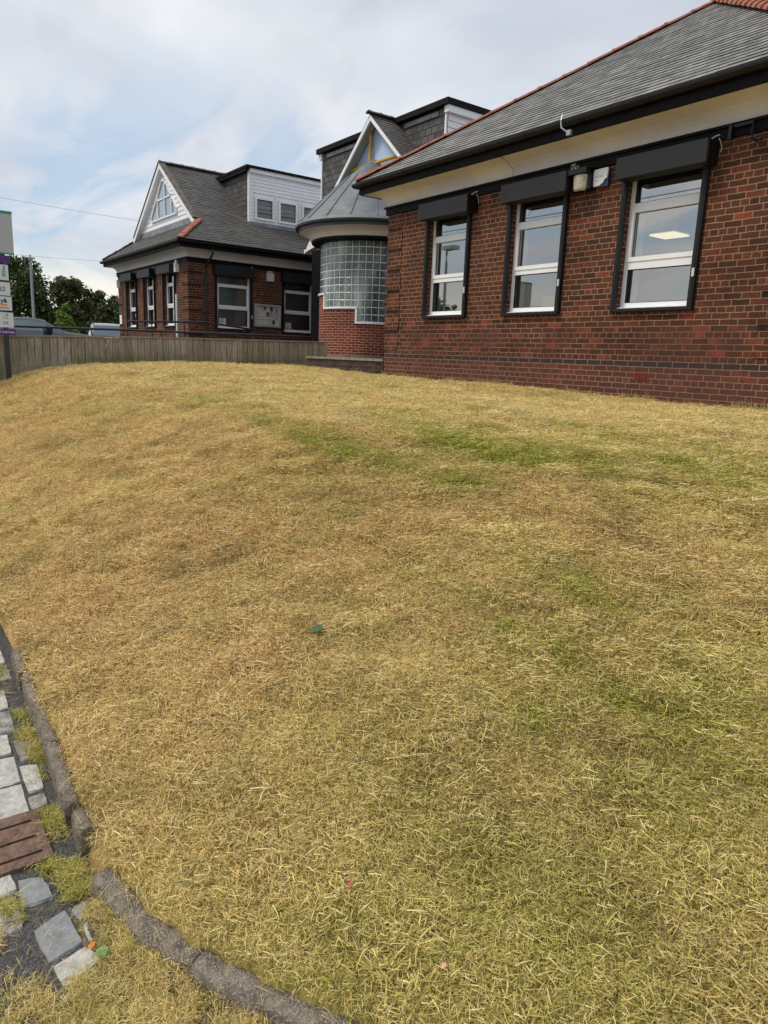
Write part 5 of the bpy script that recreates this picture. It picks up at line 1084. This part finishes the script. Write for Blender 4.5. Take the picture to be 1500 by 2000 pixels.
def visible(x, y, pad=.06):
    z = zl(x, y); d = x*fw.x+y*fw.y+z*fw.z; u = (x*rt.x+y*rt.y+z*rt.z)/np.maximum(d, .01)*FPX/750; v = (x*up.x+y*up.y+z*up.z)/np.maximum(d, .01)*FPX/1000
    return (d > .3) & (np.abs(u) < 1.25+pad) & (v > -1.25-pad) & (v < 1.2)
XX, YY = [], []
for (x0, x1, y0, y1, dn) in ((-4.5, 1.2, .40, 4.0, 2400), (-9, -4.5, .40, 8.5, 1100), (-4.5, 1.2, 4.0, 8.5, 1100), (-15.78, -9, .40, 9.3, 700)):
    x, y = pts_in(x0, x1, y0, y1, dn, lambda x, y: ((sdist(x, y) > .024+.018*(x > -1.9)+.012*rng.random(len(x))) | ((x > -2.07) & (x < -1.90) & (sdist(x, y) > .0)))*visible(x, y)*((y < Y1-.03) | (x < -14.8))*1.)
    XX.append(x); YY.append(y)
x, y = np.concatenate(XX), np.concatenate(YY); d = np.hypot(x, y); print('lawn clumps', len(x))
edge = sm(sdist(x, y), .03, .08)
sc = (.75+.5*rng.random(len(x)))*(1+.15*np.clip(d-2.4, 0, 9))*(.65+.35*edge)*(1-.22*sm(d, 4, 9))
tuft = sm(fbm(x, y, 9, 2, 60), .55, .75); sc = sc*(1+.35*tuft)
P = np.stack([x, y, zl(x, y)+.001], 1)
o = scatter('lawn_grass', P, sc, np.clip(green(x, y)+.12*(rng.random(len(x))-.5), 0, 1), np.clip(warm(x, y)+.6*(rng.random(len(x))-.5), 0, 1), short)
tag(o, kind='stuff')
# long loose cut stalks lying about, and taller green tufts
x, y = pts_in(-6, 1, .42, 5, 150, lambda x, y: (sdist(x, y) > -.02)*visible(x, y)*.8*(.5+.5*sm(-np.hypot(x, y), -4, -2)))
o = scatter('loose_hay', np.stack([x, y, zl(x, y)+.022], 1), .6+.7*rng.random(len(x)), .25*rng.random(len(x)), rng.random(len(x))*.4, long_, tilt=.2); tag(o, kind='stuff')
weeds = [clump('clump', 8, .010, .010, .022, .0035, .9, 400+i, .5, .2) for i in range(4)]
x, y = pts_in(-6, 1, .5, 5, 7, lambda x, y: (sdist(x, y) > .05)*visible(x, y)*(fbm(x, y, 1.7, 2, 90) > .45)*1.)
o = scatter('clover', np.stack([x, y, zl(x, y)+.018], 1), .6+.8*rng.random(len(x)), np.full(len(x), 1.), np.zeros(len(x)), weeds, tilt=.2); tag(o, kind='stuff')
# grass creeping over the setts and kerb on the road side
vg = gridmesh('verge', np.arange(-2.1, .4, .03), np.arange(.0, 1.1, .03), lambda X, Y: -1.562+.062*np.exp(-np.abs(np.minimum(sdist(X, Y), 0))/.07)*sm(X, -2.1, -1.7)+.006*fbm(X, Y, 30, 2, 2), mat('verge_soil', (.11, .085, .055), .95, .1, var=.5, vscale=60, bump=1., bscale=90, color2=(.26, .21, .11), v2scale=40), keep=lambda X, Y: (sdist(X, Y) < .01) & (sdist(X, Y) > -.16)); tag(vg, kind='structure')
def roadpatch(x, y):
    s = -sdist(x, y); m = np.zeros_like(x)
    for a, b, ra, rb, k in [(-2.78, .425, .10, .03, 1), (-2.92, .42, .12, .03, 1), (-3.1, .43, .15, .03, .8), (-2.28, .395, .10, .04, 1), (-2.62, .425, .1, .02, .6), (-2.0, .37, .10, .055, 1), (-1.93, .38, .09, .05, 1), (-2.08, .34, .05, .05, .8), (-1.78, .425, .10, .03, .7), (-1.96, .21, .08, .03, .8), (-1.9, .16, .1, .05, .6), (-1.60, .40, .10, .07, 1), (-1.55, .33, .10, .09, 1), (-1.45, .30, .22, .14, 1), (-1.25, .25, .3, .2, 1), (-1.45, .42, .12, .08, 1), (-1.35, .48, .10, .08, 1), (-1.25, .52, .09, .08, 1), (-1.2, .42, .2, .15, .9), (-1.4, .30, .2, .10, 1), (-1.62, .2, .10, .05, .8), (-1.02, .62, .1, .08, .7), (-1.7, .17, .1, .05, .5), (-3.6, .40, .3, .05, .7)]:
        m = np.maximum(m, k*np.exp(-(((x-a)/ra)**2+((y-b)/rb)**2)))
    m = np.maximum(m, .8*sm(x, -2.0, -1.75)*np.exp(-((s-.03)/.07)**2)); m = np.maximum(m, .66*sm(x, -1.8, -1.5)*sm(s, .02, .06))
    for a, b, ra, rb in [(-1.80, .30, .075, .05), (-1.67, .315, .045, .05), (-2.0, .28, .055, .04), (-1.86, .375, .03, .025)]: m = m*(1-.9*np.exp(-(((x-a)/ra)**4+((y-b)/rb)**4)))
    return m*(s > .022)*(.55+.9*fbm(x, y, 22, 2, 12))
x, y = pts_in(-4, -.4, .05, 1.0, 5200, lambda x, y: np.clip(roadpatch(x, y)-.28, 0, 1)*1.5)
print('road clumps', len(x))
o = scatter('verge_grass', np.stack([x, y, -1.55+.012*rng.random(len(x))+.055*np.exp(sdist(x, y)/.07)*sm(x, -2.1, -1.7)], 1), .42+.4*rng.random(len(x)), np.clip(.30+.4*(x < -1.9)+.5*(fbm(x, y, 9, 2, 4)-.5), 0, 1), np.clip(.15+.3*rng.random(len(x)), 0, 1), tall+short[:4]); tag(o, kind='stuff')

x, y = np.concatenate([rng.uniform(-11.7, -3.9, 900), rng.uniform(-15.7, -14.8, 60)]), None
y = np.where(x > -14, Y1-.035-.05*rng.random(len(x))**2, 9.2*rng.random(len(x)))
k = (x > -14) & (fbm(x, x*0, 3, 3, 7) > .36); x, y = x[k], y[k]
o = scatter('wall_base_grass', np.stack([x, y, zl(x, y)], 1), .9+1.5*rng.random(len(x)), .25+.5*rng.random(len(x)), rng.random(len(x))*.5, tall, tilt=.2); tag(o, kind='stuff')
x, y = pts_in(-3.6, -.9, .05, .85, 800, lambda x, y: (sdist(x, y) < .03)*(.3+.7*(x > -1.9)))
o = scatter('loose_hay', np.stack([x, y, -1.53+.07*np.exp(np.minimum(sdist(x, y), 0)/.05)*(sdist(x, y) > -.06)], 1), .35+.4*rng.random(len(x)), .2*rng.random(len(x)), rng.random(len(x))*.4, long_, tilt=.1); tag(o, kind='stuff')
# ------------------------------------------------------------------ small things on the ground
dr = thing('drain_cover', 'rusty red-brown iron drain grate with long slots set in the gutter', 'drain cover', (-2.23, .24, -1.55))
rust = mat('rusty_iron', (.17, .105, .08), .8, .3, .3, var=.35, vscale=40, bump=.7, bscale=150, color2=(.25, .16, .12), v2scale=25)
q = MB(); x0, x1, y0, y1 = -2.395, -2.115, .05, .355; zt = -1.535; slots = [(-2.338, .12, .335), (-2.250, .12, .345), (-2.165, .12, .31)]
xs_ = [x0, -2.343, -2.331, -2.254, -2.242, -2.168, -2.156, x1]
for i in range(7):
    a, b = xs_[i], xs_[i+1]
    if i % 2 == 0: q.box((a, y0, zt-.03), (b, y1, zt))
    else: q.box((a, y0, zt-.03), (b, .14, zt)); q.box((a, y1-.025, zt-.03), (b, y1, zt))
q.build('grate', rust, dr, bevel=.002)
q = MB(); q.box((x0-.012, y0-.012, zt-.06), (x1+.012, y1+.012, zt-.032)); q.build('frame', rust, dr)
def leaf(name, label, p, r, m, rz, curl=.2, cat='leaf', n=10, lobes=5):
    bm_ = bmesh.new(); c = bm_.verts.new((0, 0, 0)); vs = []
    for k in range(n*2):
        a = math.pi*2*k/(n*2); rr_ = r*(1+.10*math.cos(a*lobes))*(1-.25*(abs(a-math.pi) < .3)); vs.append(bm_.verts.new((rr_*math.cos(a), rr_*.85*math.sin(a), curl*rr_*(.4+.6*math.sin(a*2+1)))))
    for k in range(n*2): bm_.faces.new((c, vs[k], vs[(k+1) % (n*2)]))
    me = bpy.data.meshes.new(name); bm_.to_mesh(me); bm_.free(); me.materials.append(m); o = bpy.data.objects.new(name, me); COL.objects.link(o); o.location = p; o.rotation_euler = (.45, -.25, rz); tag(o, label, cat); return o
lfm = mat('leaf_green', (.03, .095, .03), .5, .4, var=.3, vscale=60); lfl = mat('leaf_light', (.12, .24, .05), .5, .4, var=.2, vscale=60); lfo = mat('leaf_orange', (.55, .20, .03), .6); lfp = mat('petal', (.62, .30, .20), .6); lfr = mat('leaf_red', (.45, .08, .05), .6)
def onl(x, y, dz=.03): return (x, y, float(zl(np.array([x]), np.array([y]))[0])+dz)
leaf('fallen_leaf', 'dark green rounded leaf lying alone in the middle of the dry lawn', onl(-2.41, 1.46, .045), .025, lfm, .6, curl=.08)
leaf('fallen_leaf', 'small orange leaf lying among the grey and pale setts', (-1.69, .358, -1.525), .012, lfo, .3, n=6)
leaf('fallen_leaf', 'small light green leaf beside the orange leaf on the setts', (-1.645, .372, -1.515), .016, lfl, 1.2, n=6)
leaf('fallen_leaf', 'tiny red leaf fragment in the grass left of bottom centre', onl(-1.345, .93, .035), .008, lfr, 1.2, n=5)
leaf('fallen_leaf', 'pale orange petal on the cut grass near the bottom edge', onl(-1.03, .99, .04), .008, lfp, .2, n=5)
